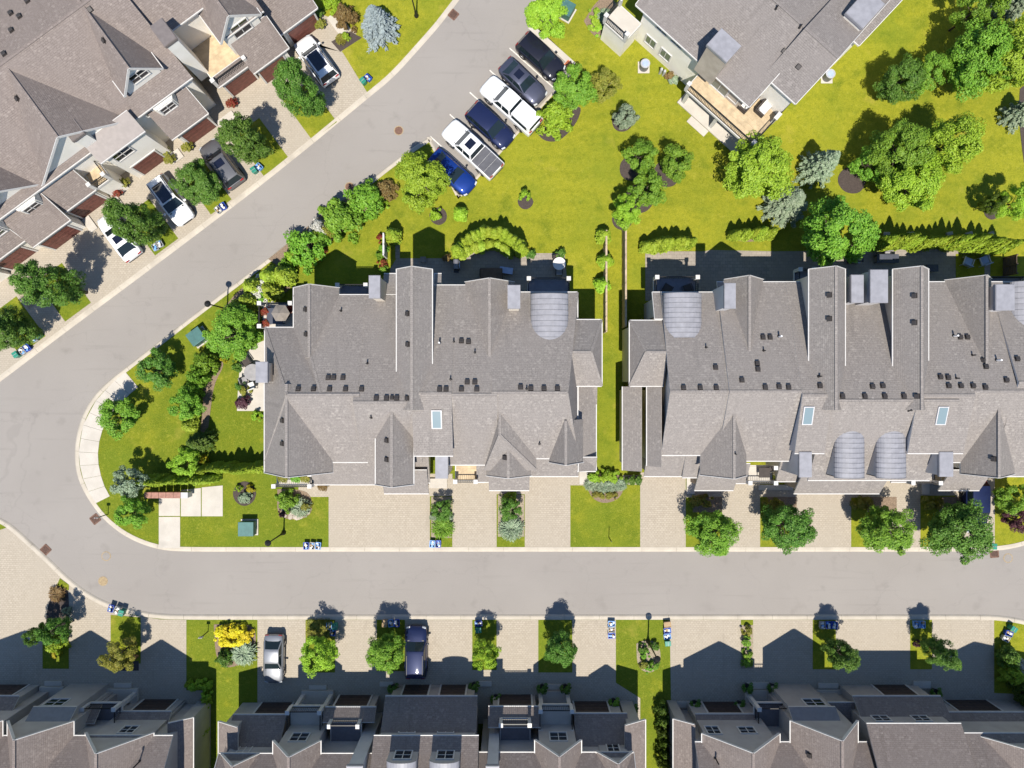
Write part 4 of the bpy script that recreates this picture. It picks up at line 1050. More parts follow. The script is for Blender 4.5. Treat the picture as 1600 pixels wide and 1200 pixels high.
proto('small', [(crown('crown', 'round', 1.4, 2.6, 9500, .068, 74, .34, 'leaf_mid', seed=s), stem_mesh('trunk', 2.8, .08, 1.3, .8, s, 6)) for s in (9, 10)])
proto('bush', [(crown('crown', 'mound', 1.0, 1.25, 4200, .075, 60, .26, 'leaf_mid', seed=s), stem_mesh('stem', 1.0, .05, .8, .1, s, 5)) for s in (11, 12, 13)])
proto('ball', [(crown('crown', 'mound', .5, .75, 1500, .055, 26, .16, 'leaf_mid', seed=s), None) for s in (14, 15)])
proto('spruce', [(spruce_crown('crown', 1.6, 5.0, 120, 80, 'leaf_sage', seed=s), stem_mesh('trunk', 5.0, .10, .3, .3, s, 0)) for s in (16, 17)])
proto('cedar', [(cedar_crown('crown', .46, 2.9, 1900, 'leaf_cedar', seed=s), stem_mesh('trunk', 2.6, .05, .1, .1, s, 0)) for s in (18, 19, 20)])
g_ = np.random.default_rng(31)
def fern_mesh(name, seed, n=900, Rr=.45, Hh=.6, size=.1):
    g = np.random.default_rng(seed); ph = g.uniform(0, 6.283, n); s = g.uniform(.1, 1, n); el = g.uniform(.5, 1.3, n)
    r = Rr * s * np.cos(el * .8) * 1.3; z = Hh * (np.sin(el) * s * 1.3 - .45 * s ** 3)
    c = np.stack([r * np.cos(ph), r * np.sin(ph), np.maximum(z, .02)], 1)
    d = np.stack([np.cos(ph), np.sin(ph), .5 - s], 1); nn = np.stack([-np.cos(ph) * .3, -np.sin(ph) * .3, np.ones(n)], 1) + g.normal(size=(n, 3)) * .3
    return leaves_mesh(name, c, nn, size, .22, 'leaf_sage', d)
proto('tuft', [(fern_mesh('leaves', s), None) for s in (41, 42)])
proto('fern', [(fern_mesh('leaves', s, 1700, .9, .8, .13), None) for s in (43, 44)])
NPL = [0]
CATN = {'pear': ('street_tree', 'tree'), 'round': ('tree', 'tree'), 'airy': ('young_tree', 'tree'), 'small': ('small_tree', 'tree'), 'bush': ('shrub', 'shrub'), 'ball': ('clipped_shrub', 'shrub'), 'spruce': ('spruce_tree', 'conifer'), 'cedar': ('cedar', 'conifer'), 'tuft': ('ornamental_grass', 'plant'), 'fern': ('leafy_plant', 'plant')}
def plant(kind, px, py, r_px, h, leafm, label, group=None, name=None, base=False, rz=None):
    """px,py = middle of the crown as pictured (or its foot if base); r_px = crown radius in photo pixels; h = height in metres"""
    R0, H0, cb = DIM[kind]; NPL[0] += 1; i = NPL[0]
    zc = 0 if base else h * (cb + H0 / 2) / (cb + H0)
    x, y, _ = at(px, py, zc); rr = r_px / S * (H - zc) / H
    nm, cat = CATN[kind]
    t_ = bpy.data.objects.new(name or nm, None); C.objects.link(t_); t_.location = (x, y, G); t_.empty_display_size = .3
    t_.rotation_euler = (0, 0, (i * 2.399) % 6.283 if rz is None else rz); t_.scale = (rr / R0, rr / R0, h / (cb + H0))
    tag(t_, label, cat, group)
    cr, st = PRO[kind][i % len(PRO[kind])]
    c = bpy.data.objects.new('leaves' if kind in ('tuft', 'fern') else 'crown', cr); C.objects.link(c); c.parent = t_; c.location = (0, 0, cb)
    c.material_slots[0].link = 'OBJECT'; c.material_slots[0].material = M[leafm]
    if st is not None:
        s_ = bpy.data.objects.new('trunk' if kind not in ('bush',) else 'stem', st); C.objects.link(s_); s_.parent = t_
    return t_
def row(kind, pts, r_px, h, leafm, label, group, n=None, jit=2.0, hj=.15):
    P = resample([Vector(p) for p in pts], 1000) if n is None else resample([Vector(p) for p in pts], sum((Vector(a) - Vector(b)).length for a, b in zip(pts, pts[1:])) / (n - 1))
    for p in P:
        plant(kind, p.x + random.uniform(-jit, jit), p.y + random.uniform(-jit, jit), r_px * random.uniform(.78, 1.18), h * random.uniform(1 - hj, 1 + hj), leafm, label, group, base=True)
def bed(pts, mat='mulch', label=None, dz=0.03):
    q = [tuple(p) for p in smooth_line([at(x, y)[:2] for x, y in pts] + [at(*pts[0])[:2]], 2)[:-1]] if len(pts) > 4 else [at(x, y)[:2] for x, y in pts]
    return tag(MB().flat(q, G + dz).build('garden_bed', mat), kind='structure', label=label)
def ring_bed(px, py, r, mat='mulch', dz=0.03, ry=None):
    ry = ry or r
    return bed([(px + r * math.cos(k * .5236) * random.uniform(.95, 1.05), py + ry * math.sin(k * .5236) * random.uniform(.95, 1.05)) for k in range(12)], mat, None, dz)
# grass and planted strips between the drives (upper left), given in the turned frame of that row
def unrot(x, y, deg=36.3):
    c, s = math.cos(R(deg)), math.sin(R(deg)); u, v = x - 800, 600 - y
    return (800 + c * u - s * v, 600 - (s * u + c * v))
def strip(x0, x1, y0, y1, mat='grass', dz=0.017, deg=36.3):
    bed([unrot(x0, y0, deg), unrot(x1, y0, deg), unrot(x1, y1, deg), unrot(x0, y1, deg)], mat, None, dz)
for x0, x1 in ((208, 258), (296, 346), (470, 515), (578, 618), (680, 728), (774, 822)): strip(x0, x1, 32, 109)
for x0, x1, mt in ((180, 208, 'mulch_tan'), (262, 296, 'soil_tan')): strip(x0, x1, 25, 60, mt, .02)
# street trees, upper left
for px, py, r, h, l in ((470, 141, 31, 9.2, 'tall oval street tree behind the white car with a dark roof'), (381, 219, 31, 7.6, 'oval street tree between the grey car and the next drive up'), (310, 285, 34, 4.6, 'compact round street tree between the grey and the white parked cars'),
                        (213, 346, 31, 8.4, 'oval street tree overhanging the white sedan'), (78, 445, 34, 9.0, 'leafy street tree left of the largest drive shadow'), (12, 517, 33, 6.8, 'street tree cut by the left edge of the picture above the bins')):
    plant('pear' if h > 5 else 'round', px, py, r, h, 'leaf_dark' if h < 8.2 else 'leaf_dark', l, 'street trees along the slanting lane')
bed([(518, 66), (548, 50), (566, 60), (532, 82)], 'mulch', None, .02)
plant('spruce', 588, 33, 33, 4.6, 'leaf_blue', 'pale blue spruce on the lawn at the top')
plant('bush', 540, 26, 20, 2.0, 'leaf_bronze', 'bronze speckled shrub beside the blue spruce')
plant('bush', 519, 4, 16, 1.6, 'leaf_lime', 'lime shrub cut by the top edge near the front walk')
plant('ball', 541, 57, 7, .7, 'leaf_lime', 'little lime shrub in the dark bed below the bronze shrub')
plant('tuft', 533, 62, 8, .6, 'leaf_olive', 'olive tuft at the tip of the dark bed')
# around the parking bay
plant('round', 659, 283, 42, 5.6, 'leaf_lime', 'large bright round tree at the corner of the parking bay')
ring_bed(685, 338, 14); plant('ball', 681, 335, 10, 1.1, 'leaf_lime', 'small lime bush in a mulch crescent below the bright tree')
plant('cedar', 719, 333, 12, 2.2, 'leaf_lime', 'lone rounded lime conifer near the tip of the parking bay')
plant('round', 856, 26, 32, 5.0, 'leaf_lime', 'round lime tree at the upper end of the parking bay')
bed([(912, 34), (930, 5), (945, -5), (965, 5), (965, 30), (955, 55), (942, 62), (925, 56)], 'mulch_tan')
for x, y, r in ((928, 38, 11), (938, 48, 11), (948, 40, 10), (930, 22, 10), (952, 52, 8)): plant('ball', x, y, r, .7, 'leaf_lime', 'low lime ground shrub in the edged bed by the porch', 'low lime shrubs in the porch bed')
plant('tuft', 946, 28, 13, .9, 'leaf_sage', 'silvery clump in the edged bed by the porch')
bed([(836, 205), (850, 222), (875, 222), (900, 195), (910, 168), (896, 168), (868, 200), (845, 198)], 'mulch')
plant('small', 898, 140, 34, 3.8, 'leaf_mid', 'green shrub tree at the lower corner of the parking bay')
plant('bush', 868, 184, 30, 2.8, 'leaf_lime', 'feathery lime shrub in the curved mulch bed')
plant('small', 945, 136, 24, 3.2, 'leaf_olive', 'olive tinged shrub tree right of the parking bay')
ring_bed(972, 190, 17); plant('small', 977, 184, 19, 3.0, 'leaf_sage', 'small silvery round shrub alone on the lawn')
for x, y, r, h, l in ((1000, 246, 26, 3.6, 'left of the three green trees standing together on the lawn'), (1056, 255, 27, 3.8, 'right of the three green trees standing together on the lawn'), (1011, 295, 29, 4.0, 'lowest of the three green trees standing together on the lawn')):
    ring_bed(*[600 + (y - 600) * .95 if k else 800 + (x - 800) * .94 for k in (0, 1)], r * .8); plant('small', x, y, r, h, 'leaf_mid', l, 'green trees in mulch rings on the back lawn')
ring_bed(972, 343, 17); plant('airy', 980, 331, 25, 4.4, 'leaf_lime', 'loose lime tree at the end of the two garden fences')
ring_bed(821, 316, 12); plant('ball', 820, 306, 9, 1.5, 'leaf_lime', 'tiny lime shrub in a mulch ring on the open lawn', name='shrub')
plant('round', 1186, 266, 50, 6.2, 'leaf_lime', 'wide tree below the raised deck')
plant('spruce', 1235, 314, 38, 4.4, 'leaf_sage', 'grey-green spruce right of the wide tree')
plant('spruce', 1288, 255, 31, 5.4, 'leaf_sage', 'olive grey conifer standing alone below the deck lawn')
ring_bed(1330, 282, 22); plant('small', 1357, 258, 28, 4.0, 'leaf_mid', 'small round tree at the left edge of the big tree group')
plant('round', 1404, 238, 42, 6.8, 'leaf_mid', 'dark tree at the back of the big tree group')
plant('round', 1424, 288, 44, 6.0, 'leaf_lime', 'lowest tree of the big tree group on the right lawn')
plant('round', 1480, 228, 42, 7.6, 'leaf_lime', 'pale topped tree at the right of the big tree group')
plant('round', 1408, 128, 32, 5.0, 'leaf_dark', 'left dark tree of the pair on the upper right lawn'); plant('airy', 1448, 116, 32, 5.2, 'leaf_mid', 'light green tree leaning right of the dark pair tree')
plant('round', 1530, 92, 48, 7.2, 'leaf_mid', 'large tree near the top right'); plant('round', 1585, 84, 50, 8.2, 'leaf_lime', 'large tree cut by the right edge near the top')
plant('airy', 1525, 14, 34, 6.0, 'leaf_mid', 'tree cut by the top edge at the upper right'); plant('spruce', 1585, 10, 30, 6.5, 'leaf_sage', 'silver conifer in the top right corner')
bed([(1592, 140), (1604, 130), (1640, 160), (1640, 290), (1604, 290), (1596, 240), (1590, 180)], 'mulch'); plant('spruce', 1604, 172, 24, 4.5, 'leaf_sage', 'silver conifer in the bed cut by the right edge')
plant('round', 1306, 363, 52, 8.0, 'leaf_mid', 'vivid green tree rising behind the right row')
ring_bed(1548, 332, 12); plant('small', 1549, 318, 14, 4.0, 'leaf_cedar_dark', 'young dark leaved tree in a mulch ring', name='young_tree')
plant('airy', 1588, 316, 28, 5.0, 'leaf_lime', 'loose lime tree cut by the right edge above the terrace')
# cedar rows
def cedars(pts, n, h, label, group, r=9.5, m='leaf_cedar', jit=2.0): row('cedar', pts, r, h, m, label, group, n, jit, .24)
cedars([(716, 397), (728, 382), (745, 372), (765, 366), (785, 370), (802, 380), (815, 394)], 15, 3.0, 'lime cedar in the arched screen behind the paved terrace', 'cedars arched round the terrace', 10)
cedars([(722, 402), (735, 391), (755, 384), (778, 386), (798, 396)], 8, 1.5, 'low cedar along the inner side of the arched screen', 'low cedars inside the terrace screen', 10)
cedars([(1006, 388), (1072, 384)], 9, 3.0, 'cedar in the straight row above the right terrace, left part', 'cedars above the right terrace', 10)
bed([(1136, 366), (1150, 378), (1185, 378), (1202, 366), (1190, 360), (1150, 360)], 'mulch_tan'); cedars([(1139, 372), (1194, 369)], 8, 2.7, 'cedar in the short free standing row on the lawn', 'cedars in the short lawn row', 10)
cedars([(1358, 386), (1470, 384)], 12, 4.2, 'tall leaning cedar in the long screen behind the right row', 'tall cedars behind the right row', 10)
cedars([(1470, 384), (1548, 392)], 8, 4.0, 'tall cedar at the right end of the long screen', 'tall cedars at the screen end', 10)
cedars([(618, 372), (619, 372)], 2, 3.0, 'cedar clump standing beside the narrow path', 'cedar clump by the path', 12)
cedars([(237, 748), (342, 744)], 13, 3.0, 'dark cedar in the hedge above the mailbox pad', 'cedars in the mailbox hedge', 9, 'leaf_cedar', 1.2)
cedars([(332, 730), (412, 729)], 9, 2.7, 'cedar in the hedge meeting the left row of houses', 'cedars in the hedge beside the left row', 9, 'leaf_cedar', 1.2)
for k, (x, y, h, l) in enumerate(((432, 436, 3.2, 'left of the two cedars at the top of the corner bed'), (452, 434, 3.2, 'right of the two cedars at the top of the corner bed'), (431, 456, 2.8, 'cedar directly below the top pair in the corner bed'), (404, 452, 3.0, 'cedar behind the white flowering shrub'),
                                  (400, 474, 3.4, 'cedar between lamp post and white flowering shrub'), (384, 486, 3.4, 'cedar beside the slanting lamp post'), (372, 500, 2.8, 'lowest cedar of the corner bed'))): plant('cedar', x, y, 17, h, 'leaf_cedar', l, 'cedars of the corner bed', base=True)
for x, y, l in ((941, 372, 'uppermost shrub against the left garden fence'), (944, 410, 'middle shrub against the left garden fence'), (939, 447, 'lowest shrub against the left garden fence')): plant('cedar', x, y, 13, 2.2, 'leaf_lime', l, 'shrubs along the garden fence', base=True)
for x, y in ((303, 649), (304, 662)): plant('cedar', x, y, 13, 2.2, 'leaf_cedar', 'stubby cedar pair beside the winding mulch bed', 'cedar pair by the mulch bed', base=True)
cedars([(316, 1105), (318, 1165)], 5, 2.8, 'cedar in the narrow gap between the lower left and lower middle rows', 'cedars in the lower gap', 11)
# corner garden of the left row
bed([(352, 480), (372, 455), (410, 428), (440, 410), (468, 420), (455, 455), (420, 470), (400, 490), (375, 520), (350, 530)], 'mulch_tan')
bed([(420, 405), (470, 365), (520, 320), (585, 290), (612, 300), (605, 315), (570, 330), (520, 375), (480, 410), (440, 420)], 'mulch_tan')
plant('bush', 404, 456, 24, 1.8, 'petal_white', 'white flowering shrub by the side balcony'); plant('bush', 405, 461, 20, 1.5, 'leaf_mid', 'green lower boughs under the white flowering shrub')
plant('bush', 479, 386, 33, 2.4, 'leaf_mid', 'lowest of the three round green shrubs along the lane'); plant('bush', 532, 342, 36, 2.6, 'leaf_mid', 'middle of the three round green shrubs along the lane'); plant('bush', 573, 312, 31, 2.6, 'leaf_mid', 'uppermost of the three round green shrubs along the lane')
for k, (x, y, r) in enumerate(((448, 412, 13), (457, 401, 14), (503, 372, 13), (512, 361, 14), (551, 330, 15), (556, 322, 13), (590, 303, 13), (463, 398, 12), (522, 358, 12), (497, 368, 11))): plant('bush', x, y, r, 1.3, ('leaf_mid', 'leaf_lime', 'leaf_mid', 'leaf_olive')[k % 4], 'low filler shrub in the long bed along the slanting lane', 'filler shrubs along the lane bed')
plant('bush', 499, 356, 17, 1.6, 'petal_white', 'white blossom shrub between two round green shrubs'); plant('bush', 604, 297, 17, 1.3, 'leaf_bronze', 'bronze shrub at the upper end of the lane bed')
plant('ball', 492, 403, 9, .9, 'leaf_yellow', 'single bright yellow ball shrub'); plant('ball', 597, 321, 10, .8, 'leaf_lime', 'lime shrub at the upper end of the lane bed')
plant('ball', 505, 393, 7, .6, 'leaf_red', 'reddish tuft beside the yellow ball shrub')
for x, y, m_ in ((596, 372, 'leaf_red'), (600, 388, 'leaf_mid'), (598, 412, 'leaf_red'), (601, 422, 'leaf_mid'), (594, 398, 'leaf_mid')): plant('ball', x, y, 8, .8, m_, 'low red and green plant along the narrow path', 'plants along the narrow path')
plant('round', 364, 522, 42, 5.2, 'leaf_mid', 'big green tree beside the green utility box near the lane')
plant('small', 247, 578, 31, 3.6, 'leaf_dark', 'dark tree on the lawn just above the curved pavement'); plant('small', 187, 652, 31, 3.5, 'leaf_mid', 'tree overlapping the curved pavement')
bed([(345, 562), (352, 570), (335, 600), (330, 640), (322, 700), (312, 690), (318, 640), (318, 600), (330, 575)], 'mulch_tan')
plant('bush', 321, 566, 20, 2.2, 'leaf_mid', 'upper shrub of the curving hedge on the left lawn'); plant('bush', 309, 588, 19, 2.2, 'leaf_mid', 'second shrub down in the curving hedge'); plant('bush', 302, 607, 17, 2.0, 'leaf_mid', 'third shrub down in the curving hedge')
plant('small', 291, 631, 25, 3.4, 'leaf_mid', 'small dark tree at the foot of the curving hedge'); plant('spruce', 309, 690, 21, 4.0, 'leaf_cedar_dark', 'very dark spruce above the hedge', name='spruce_tree')
plant('small', 205, 752, 25, 3.8, 'leaf_sage', 'grey-green small tree inside the bend'); plant('small', 208, 800, 26, 3.6, 'leaf_mid', 'light small tree nearest the storm drain in the bend')
plant('airy', 293, 725, 24, 3.0, 'leaf_lime', 'lime tree rising from the mailbox hedge'); plant('ball', 318, 718, 7, .9, 'leaf_yellow', 'yellow tuft beside the lime hedge tree')
ring_bed(383, 771, 19); plant('ball', 383, 776, 11, .8, 'leaf_sage', 'silver shrub in the round mulch bed'); plant('ball', 373, 763, 6, .6, 'leaf_lime', 'left lime tuft in the round mulch bed'); plant('ball', 392, 763, 7, .6, 'leaf_yellow', 'yellow lily in the round mulch bed')
for x, y, r, m_, l in ((370, 572, 9, 'leaf_dark', 'dark shrub at the top of the side terrace'), (384, 611, 10, 'leaf_olive', 'olive shrub at the edge of the side terrace'), (376, 603, 9, 'leaf_dark', 'dark low shrub beside the olive terrace shrub'), (350, 562, 6, 'leaf_yellow', 'yellow tuft near the winding mulch bed'), (401, 650, 9, 'leaf_lime', 'lime shrub below the side terrace')): plant('ball', x, y, r, .9, m_, l)
# beds in front of the left row
bed([(434, 764), (466, 764), (488, 772), (488, 810), (434, 812)], 'mulch_tan'); plant('bush', 449, 783, 19, 1.4, 'leaf_mid', 'green shrub in the rockery bed by the left porch'); plant('tuft', 470, 793, 14, .9, 'leaf_sage', 'silver grass clump in the rockery bed'); plant('ball', 478, 789, 9, .9, 'leaf_olive', 'olive shrub at the right of the rockery bed'); plant('ball', 441, 803, 6, .6, 'leaf_purple', 'dark tuft at the corner of the rockery bed')
bed([(674, 776), (706, 776), (706, 840), (674, 840)], 'soil_tan'); bed([(778, 773), (819, 773), (819, 838), (778, 838)], 'soil_tan')
plant('small', 691, 796, 17, 2.2, 'leaf_dark', 'dark shrub in the narrow strip beside the wide drive', name='shrub'); plant('ball', 678, 806, 8, .6, 'leaf_sage', 'left silver tuft under the dark strip shrub'); plant('ball', 701, 806, 8, .6, 'leaf_sage', 'right silver tuft under the dark strip shrub'); plant('fern', 692, 825, 16, .8, 'leaf_mid', 'grassy plants at the lower end of the narrow strip')
plant('small', 797, 796, 18, 2.4, 'leaf_dark', 'dark shrub in the second planted strip', name='shrub'); plant('ball', 797, 779, 12, .7, 'leaf_lime', 'lime shrub at the top of the second planted strip'); plant('fern', 799, 826, 18, 1.0, 'leaf_sage', 'pale grassy shrub at the lower end of the second strip'); plant('ball', 786, 800, 6, .5, 'leaf_sage', 'silver tuft left of the second strip shrub')
bed([(920, 738), (968, 738), (976, 762), (966, 780), (945, 787), (926, 780), (917, 762)], 'mulch_tan')
for x in (929, 939, 950, 960): plant('ball', x, 745, 11, .9, 'leaf_lime', 'lime shrub in the top row of the half round bed', 'lime shrubs of the half round bed')
for k in range(6): plant('tuft', 922 + k * 9.5, 757 + 4 * math.sin(k * .63), 9, .6, 'leaf_sage', 'silver grass across the middle of the half round bed', 'silver grasses of the half round bed')
for k in range(4): plant('ball', 932 + k * 9, 773, 7, .6, 'leaf_olive', 'low shrub in the bottom row of the half round bed', 'low shrubs of the half round bed')
# trees in front of the right row
for x, y, r, h, l, m_ in ((1114, 832, 36, 5.4, 'first round street tree before the right row', 'leaf_mid'), (1230, 823, 37, 5.4, 'second round street tree before the right row', 'leaf_dark'), (1386, 829, 39, 5.6, 'third round street tree before the right row', 'leaf_mid'), (1498, 829, 45, 6.0, 'fourth and widest street tree before the right row, by the blue car', 'leaf_dark')):
    bed([(x - 32, 776), (x + 14, 776), (x + 14, 800), (x - 32, 800)], 'mulch_tan', None, .02)
    plant('round', x, y, r, h, m_, l, 'street trees before the right row')
for x, y, k in ((1098, 783, 'first'), (1211, 790, 'second'), (1349, 786, 'third'), (1459, 786, 'fourth')):
    for d in (-9, 5): plant('ball', x + d, y, 11, .9, 'leaf_olive', f'clipped olive shrub pair behind the {k} street tree', f'olive shrubs behind the {k} street tree')
plant('small', 1579, 778, 25, 3.4, 'leaf_mid', 'green shrub tree right of the blue car'); plant('small', 1592, 812, 21, 3.0, 'leaf_purple', 'purple leaved shrub cut by the right edge', name='shrub')
# lower rows
bed([(96, 905), (109, 912), (109, 1000), (108, 1040), (72, 1040), (72, 985), (76, 940)], 'mulch', None, .03); strip_ = bed([(68, 1000), (109, 1000), (109, 1044), (68, 1044)], 'grass', None, .036); bed([(95, 903), (109, 913), (109, 922), (90, 914)], 'grass', None, .036)
plant('small', 88, 985, 21, 4.2, 'leaf_dark', 'dark tree in the lower left planted strip'); plant('small', 58, 990, 14, 3.6, 'leaf_dark', 'drooping bough of the dark strip tree over the drive', name='small_tree'); plant('bush', 88, 1005, 17, 1.6, 'leaf_lime', 'lime shrub below the dark strip tree'); plant('ball', 104, 955, 7, .7, 'leaf_sage', 'small silver tuft in the lower left strip'); plant('ball', 88, 1020, 8, .6, 'leaf_yellow', 'yellow tuft at the foot of the lower left strip'); plant('tuft', 90, 928, 12, .5, 'leaf_bronze', 'dry grasses at the tip of the lower left strip')
bed([(174, 960), (221, 964), (221, 1036), (174, 1036)], 'grass', None, .02); bed([(172, 1032), (218, 1032), (218, 1047), (172, 1047)], 'pot_dark', None, .03)
plant('airy', 190, 1020, 27, 3.8, 'leaf_olive', 'olive tree in the second lower left strip'); plant('ball', 209, 1024, 8, .8, 'leaf_bronze', 'bronze tuft beside the olive strip tree')
bed([(335, 975), (398, 972), (402, 1010), (390, 1032), (355, 1045), (338, 1030)], 'mulch_tan')
for x, y in ((346, 988), (356, 985), (366, 986), (376, 985), (385, 990), (348, 1000), (358, 1001), (371, 1002), (381, 1000)): plant('ball', x, y, 11, .9, 'petal_yellow', 'bright yellow flowering shrub in the lower left lawn bed', 'yellow shrubs in the lawn bed')
plant('bush', 352, 1028, 15, 1.2, 'leaf_dark', 'dark green shrub below the yellow shrubs'); plant('tuft', 381, 1020, 18, 1.0, 'leaf_sage', 'pale ornamental grass below the yellow shrubs')
row('ball', [(300, 1066), (330, 1064)], 8, 1.0, 'leaf_lime', 'lime shrub in the short hedge beside the lower left row', 'short hedge shrubs', 5, 1); row('ball', [(328, 1070), (328, 1095)], 8, 1.0, 'leaf_lime', 'lime shrub in the short hedge turning down the gap', 'short hedge shrubs in the gap', 4, 1)
for x0, x1, y0, y1 in ((478, 524, 968, 1050), (589, 633, 968, 1048), (738, 776, 968, 1046), (841, 894, 968, 1050), (1269, 1305, 968, 1045), (1421, 1455, 968, 1045)): bed([(x0, y0), (x1, y0), (x1, y1), (x0, y1)], 'grass', None, .02)
plant('airy', 497, 1023, 30, 4.4, 'leaf_lime', 'yellow-lime tree beside the silver car', rz=.3); plant('round', 604, 1019, 29, 4.6, 'leaf_mid', 'round green tree left of the dark navy car'); plant('small', 757, 1020, 22, 4.2, 'leaf_lime', 'slim lime tree in the middle lower strip'); plant('round', 876, 1012, 25, 4.4, 'leaf_dark', 'dark round tree in the strip left of the lamp lawn')
for k in range(6): plant('tuft', 487 + (k % 3) * 12, 975 + 13 * (k // 3), 8, .6, 'leaf_olive', 'dry plant at the kerb end of the strip by the silver car', 'dry plants by the silver car')
plant('pear', 1313, 1021, 21, 5.2, 'leaf_dark', 'left of the two leaning street trees on the lower right'); plant('pear', 1467, 1021, 21, 5.4, 'leaf_dark', 'right of the two leaning street trees on the lower right'); plant('ball', 1432, 1005, 6, .7, 'leaf_purple', 'purple tuft at the foot of the right leaning tree')
bed([(994, 1005), (1004, 1000), (1020, 1000), (1031, 1010), (1032, 1035), (1022, 1049), (1008, 1050), (995, 1040)], 'soil_tan')
for x, y, m_, l in ((1004, 1012, 'leaf_dark', 'upper left shrub in the oval lamp bed'), (1022, 1010, 'leaf_dark', 'upper right shrub in the oval lamp bed'), (1007, 1022, 'leaf_mid', 'middle left shrub in the oval lamp bed'), (1004, 1037, 'leaf_olive', 'lower left shrub in the oval lamp bed'), (1013, 1043, 'leaf_mid', 'bottom shrub in the oval lamp bed'), (1023, 1038, 'leaf_mid', 'lower right shrub in the oval lamp bed')): plant('ball', x, y, 8, .7, m_, l)
bed([(1157, 968), (1176, 968), (1176, 1044), (1157, 1044)], 'soil_tan', None, .02); bed([(1157, 968), (1176, 968), (1176, 976), (1157, 976)], 'grass', None, .024)
for y, l in ((985, 'top'), (1002, 'second'), (1021, 'third'), (1036, 'lowest')): plant('ball', 1167, y, 9, .7, 'leaf_mid' if y > 990 else 'leaf_olive', f'{l} shrub in the narrow strip before the lower right gable shadow')
plant('bush', 1574, 1026, 18, 1.8, 'leaf_dark', 'dark shrub at the lower right lawn'); plant('bush', 1580, 1054, 18, 1.8, 'leaf_lime', 'lime shrub under the lower right lawn shrub'); plant('ball', 1596, 1040, 10, 1.0, 'petal_white', 'white flowering shrub cut by the lower right edge'); plant('ball', 1583, 1025, 5, .6, 'petal_white', 'small white flower tuft on the lower right shrub')
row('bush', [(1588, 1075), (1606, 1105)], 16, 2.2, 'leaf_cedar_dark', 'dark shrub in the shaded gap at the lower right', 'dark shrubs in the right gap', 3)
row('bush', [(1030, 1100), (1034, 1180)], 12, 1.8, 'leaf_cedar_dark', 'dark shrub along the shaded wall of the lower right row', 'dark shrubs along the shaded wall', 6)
# ---------------------------------------------------------------- vehicles
def loft(st, closed=True):
    """st: [(x, halfwidth, zlow, zbelt, ztop)]"""
    mb = MB(); rings = []
    for x, w, zl, zb, zt in st:
        half = [(w * .88, zl), (w * .985, zl + .10), (w, zl + (zb - zl) * .55), (w * .975, zb - .05), (w * .91, zb + .015), (w * .55, zt), (0, zt + .018)]
        ring = [(x, y, z) for y, z in half] + [(x, -y, z) for y, z in half[-2::-1]]
        i = len(mb.v); mb.v += ring; rings.append((i, len(ring)))
    for (a, n), (b, _) in zip(rings, rings[1:]):
        for k in range(n - 1): mb.f.append((a + k, b + k, b + k + 1, a + k + 1)); mb.m.append(0)
        mb.f.append((a + n - 1, b + n - 1, b, a)); mb.m.append(0)
    a, n = rings[0]; mb.f.append(tuple(a + k for k in range(n))); mb.m.append(0)
    a, n = rings[-1]; mb.f.append(tuple(a + k for k in range(n))[::-1]); mb.m.append(0)
    return mb
SPEC = {
 'sedan': dict(L=4.5, w=.92, H=1.44, belt=.93, st=[(-.5, .66, .42, .74, .78), (-.488, .84, .30, .86, .92), (-.45, .94, .22, .93, 1.01), (-.30, 1, .20, .95, 1.03), (-.05, 1, .20, .94, 1.0), (.16, 1, .20, .92, 1.0), (.30, .99, .20, .87, .945), (.41, .95, .22, .79, .855), (.468, .86, .27, .69, .745), (.5, .64, .36, .58, .61)],
               cab=(-.415, -.235, .035, .205), wb=.90, wt=.70),
 'suv': dict(L=4.45, w=.95, H=1.70, belt=1.05, st=[(-.5, .78, .46, .92, .96), (-.49, .90, .34, 1.02, 1.06), (-.45, .97, .26, 1.06, 1.10), (-.30, 1, .24, 1.07, 1.12), (0, 1, .24, 1.06, 1.12), (.17, 1, .24, 1.03, 1.11), (.30, .99, .24, .98, 1.06), (.41, .96, .26, .90, .98), (.47, .88, .32, .80, .86), (.5, .68, .40, .68, .72)],
             cab=(-.488, -.425, .075, .235), wb=.92, wt=.76),
 'pickup': dict(L=5.80, w=1.0, H=1.92, belt=1.18, st=[(-.5, .93, .50, 1.16, 1.16), (-.495, .97, .48, 1.20, 1.20), (-.45, .98, .46, 1.20, 1.20), (-.12, .98, .46, 1.20, 1.20), (0, 1, .42, 1.18, 1.22), (.20, 1, .42, 1.16, 1.24), (.32, .99, .42, 1.10, 1.20), (.43, .97, .42, 1.03, 1.11), (.48, .90, .46, .94, .99), (.5, .74, .52, .84, .87)],
                cab=(-.115, -.085, .135, .235), wb=.90, wt=.74)}
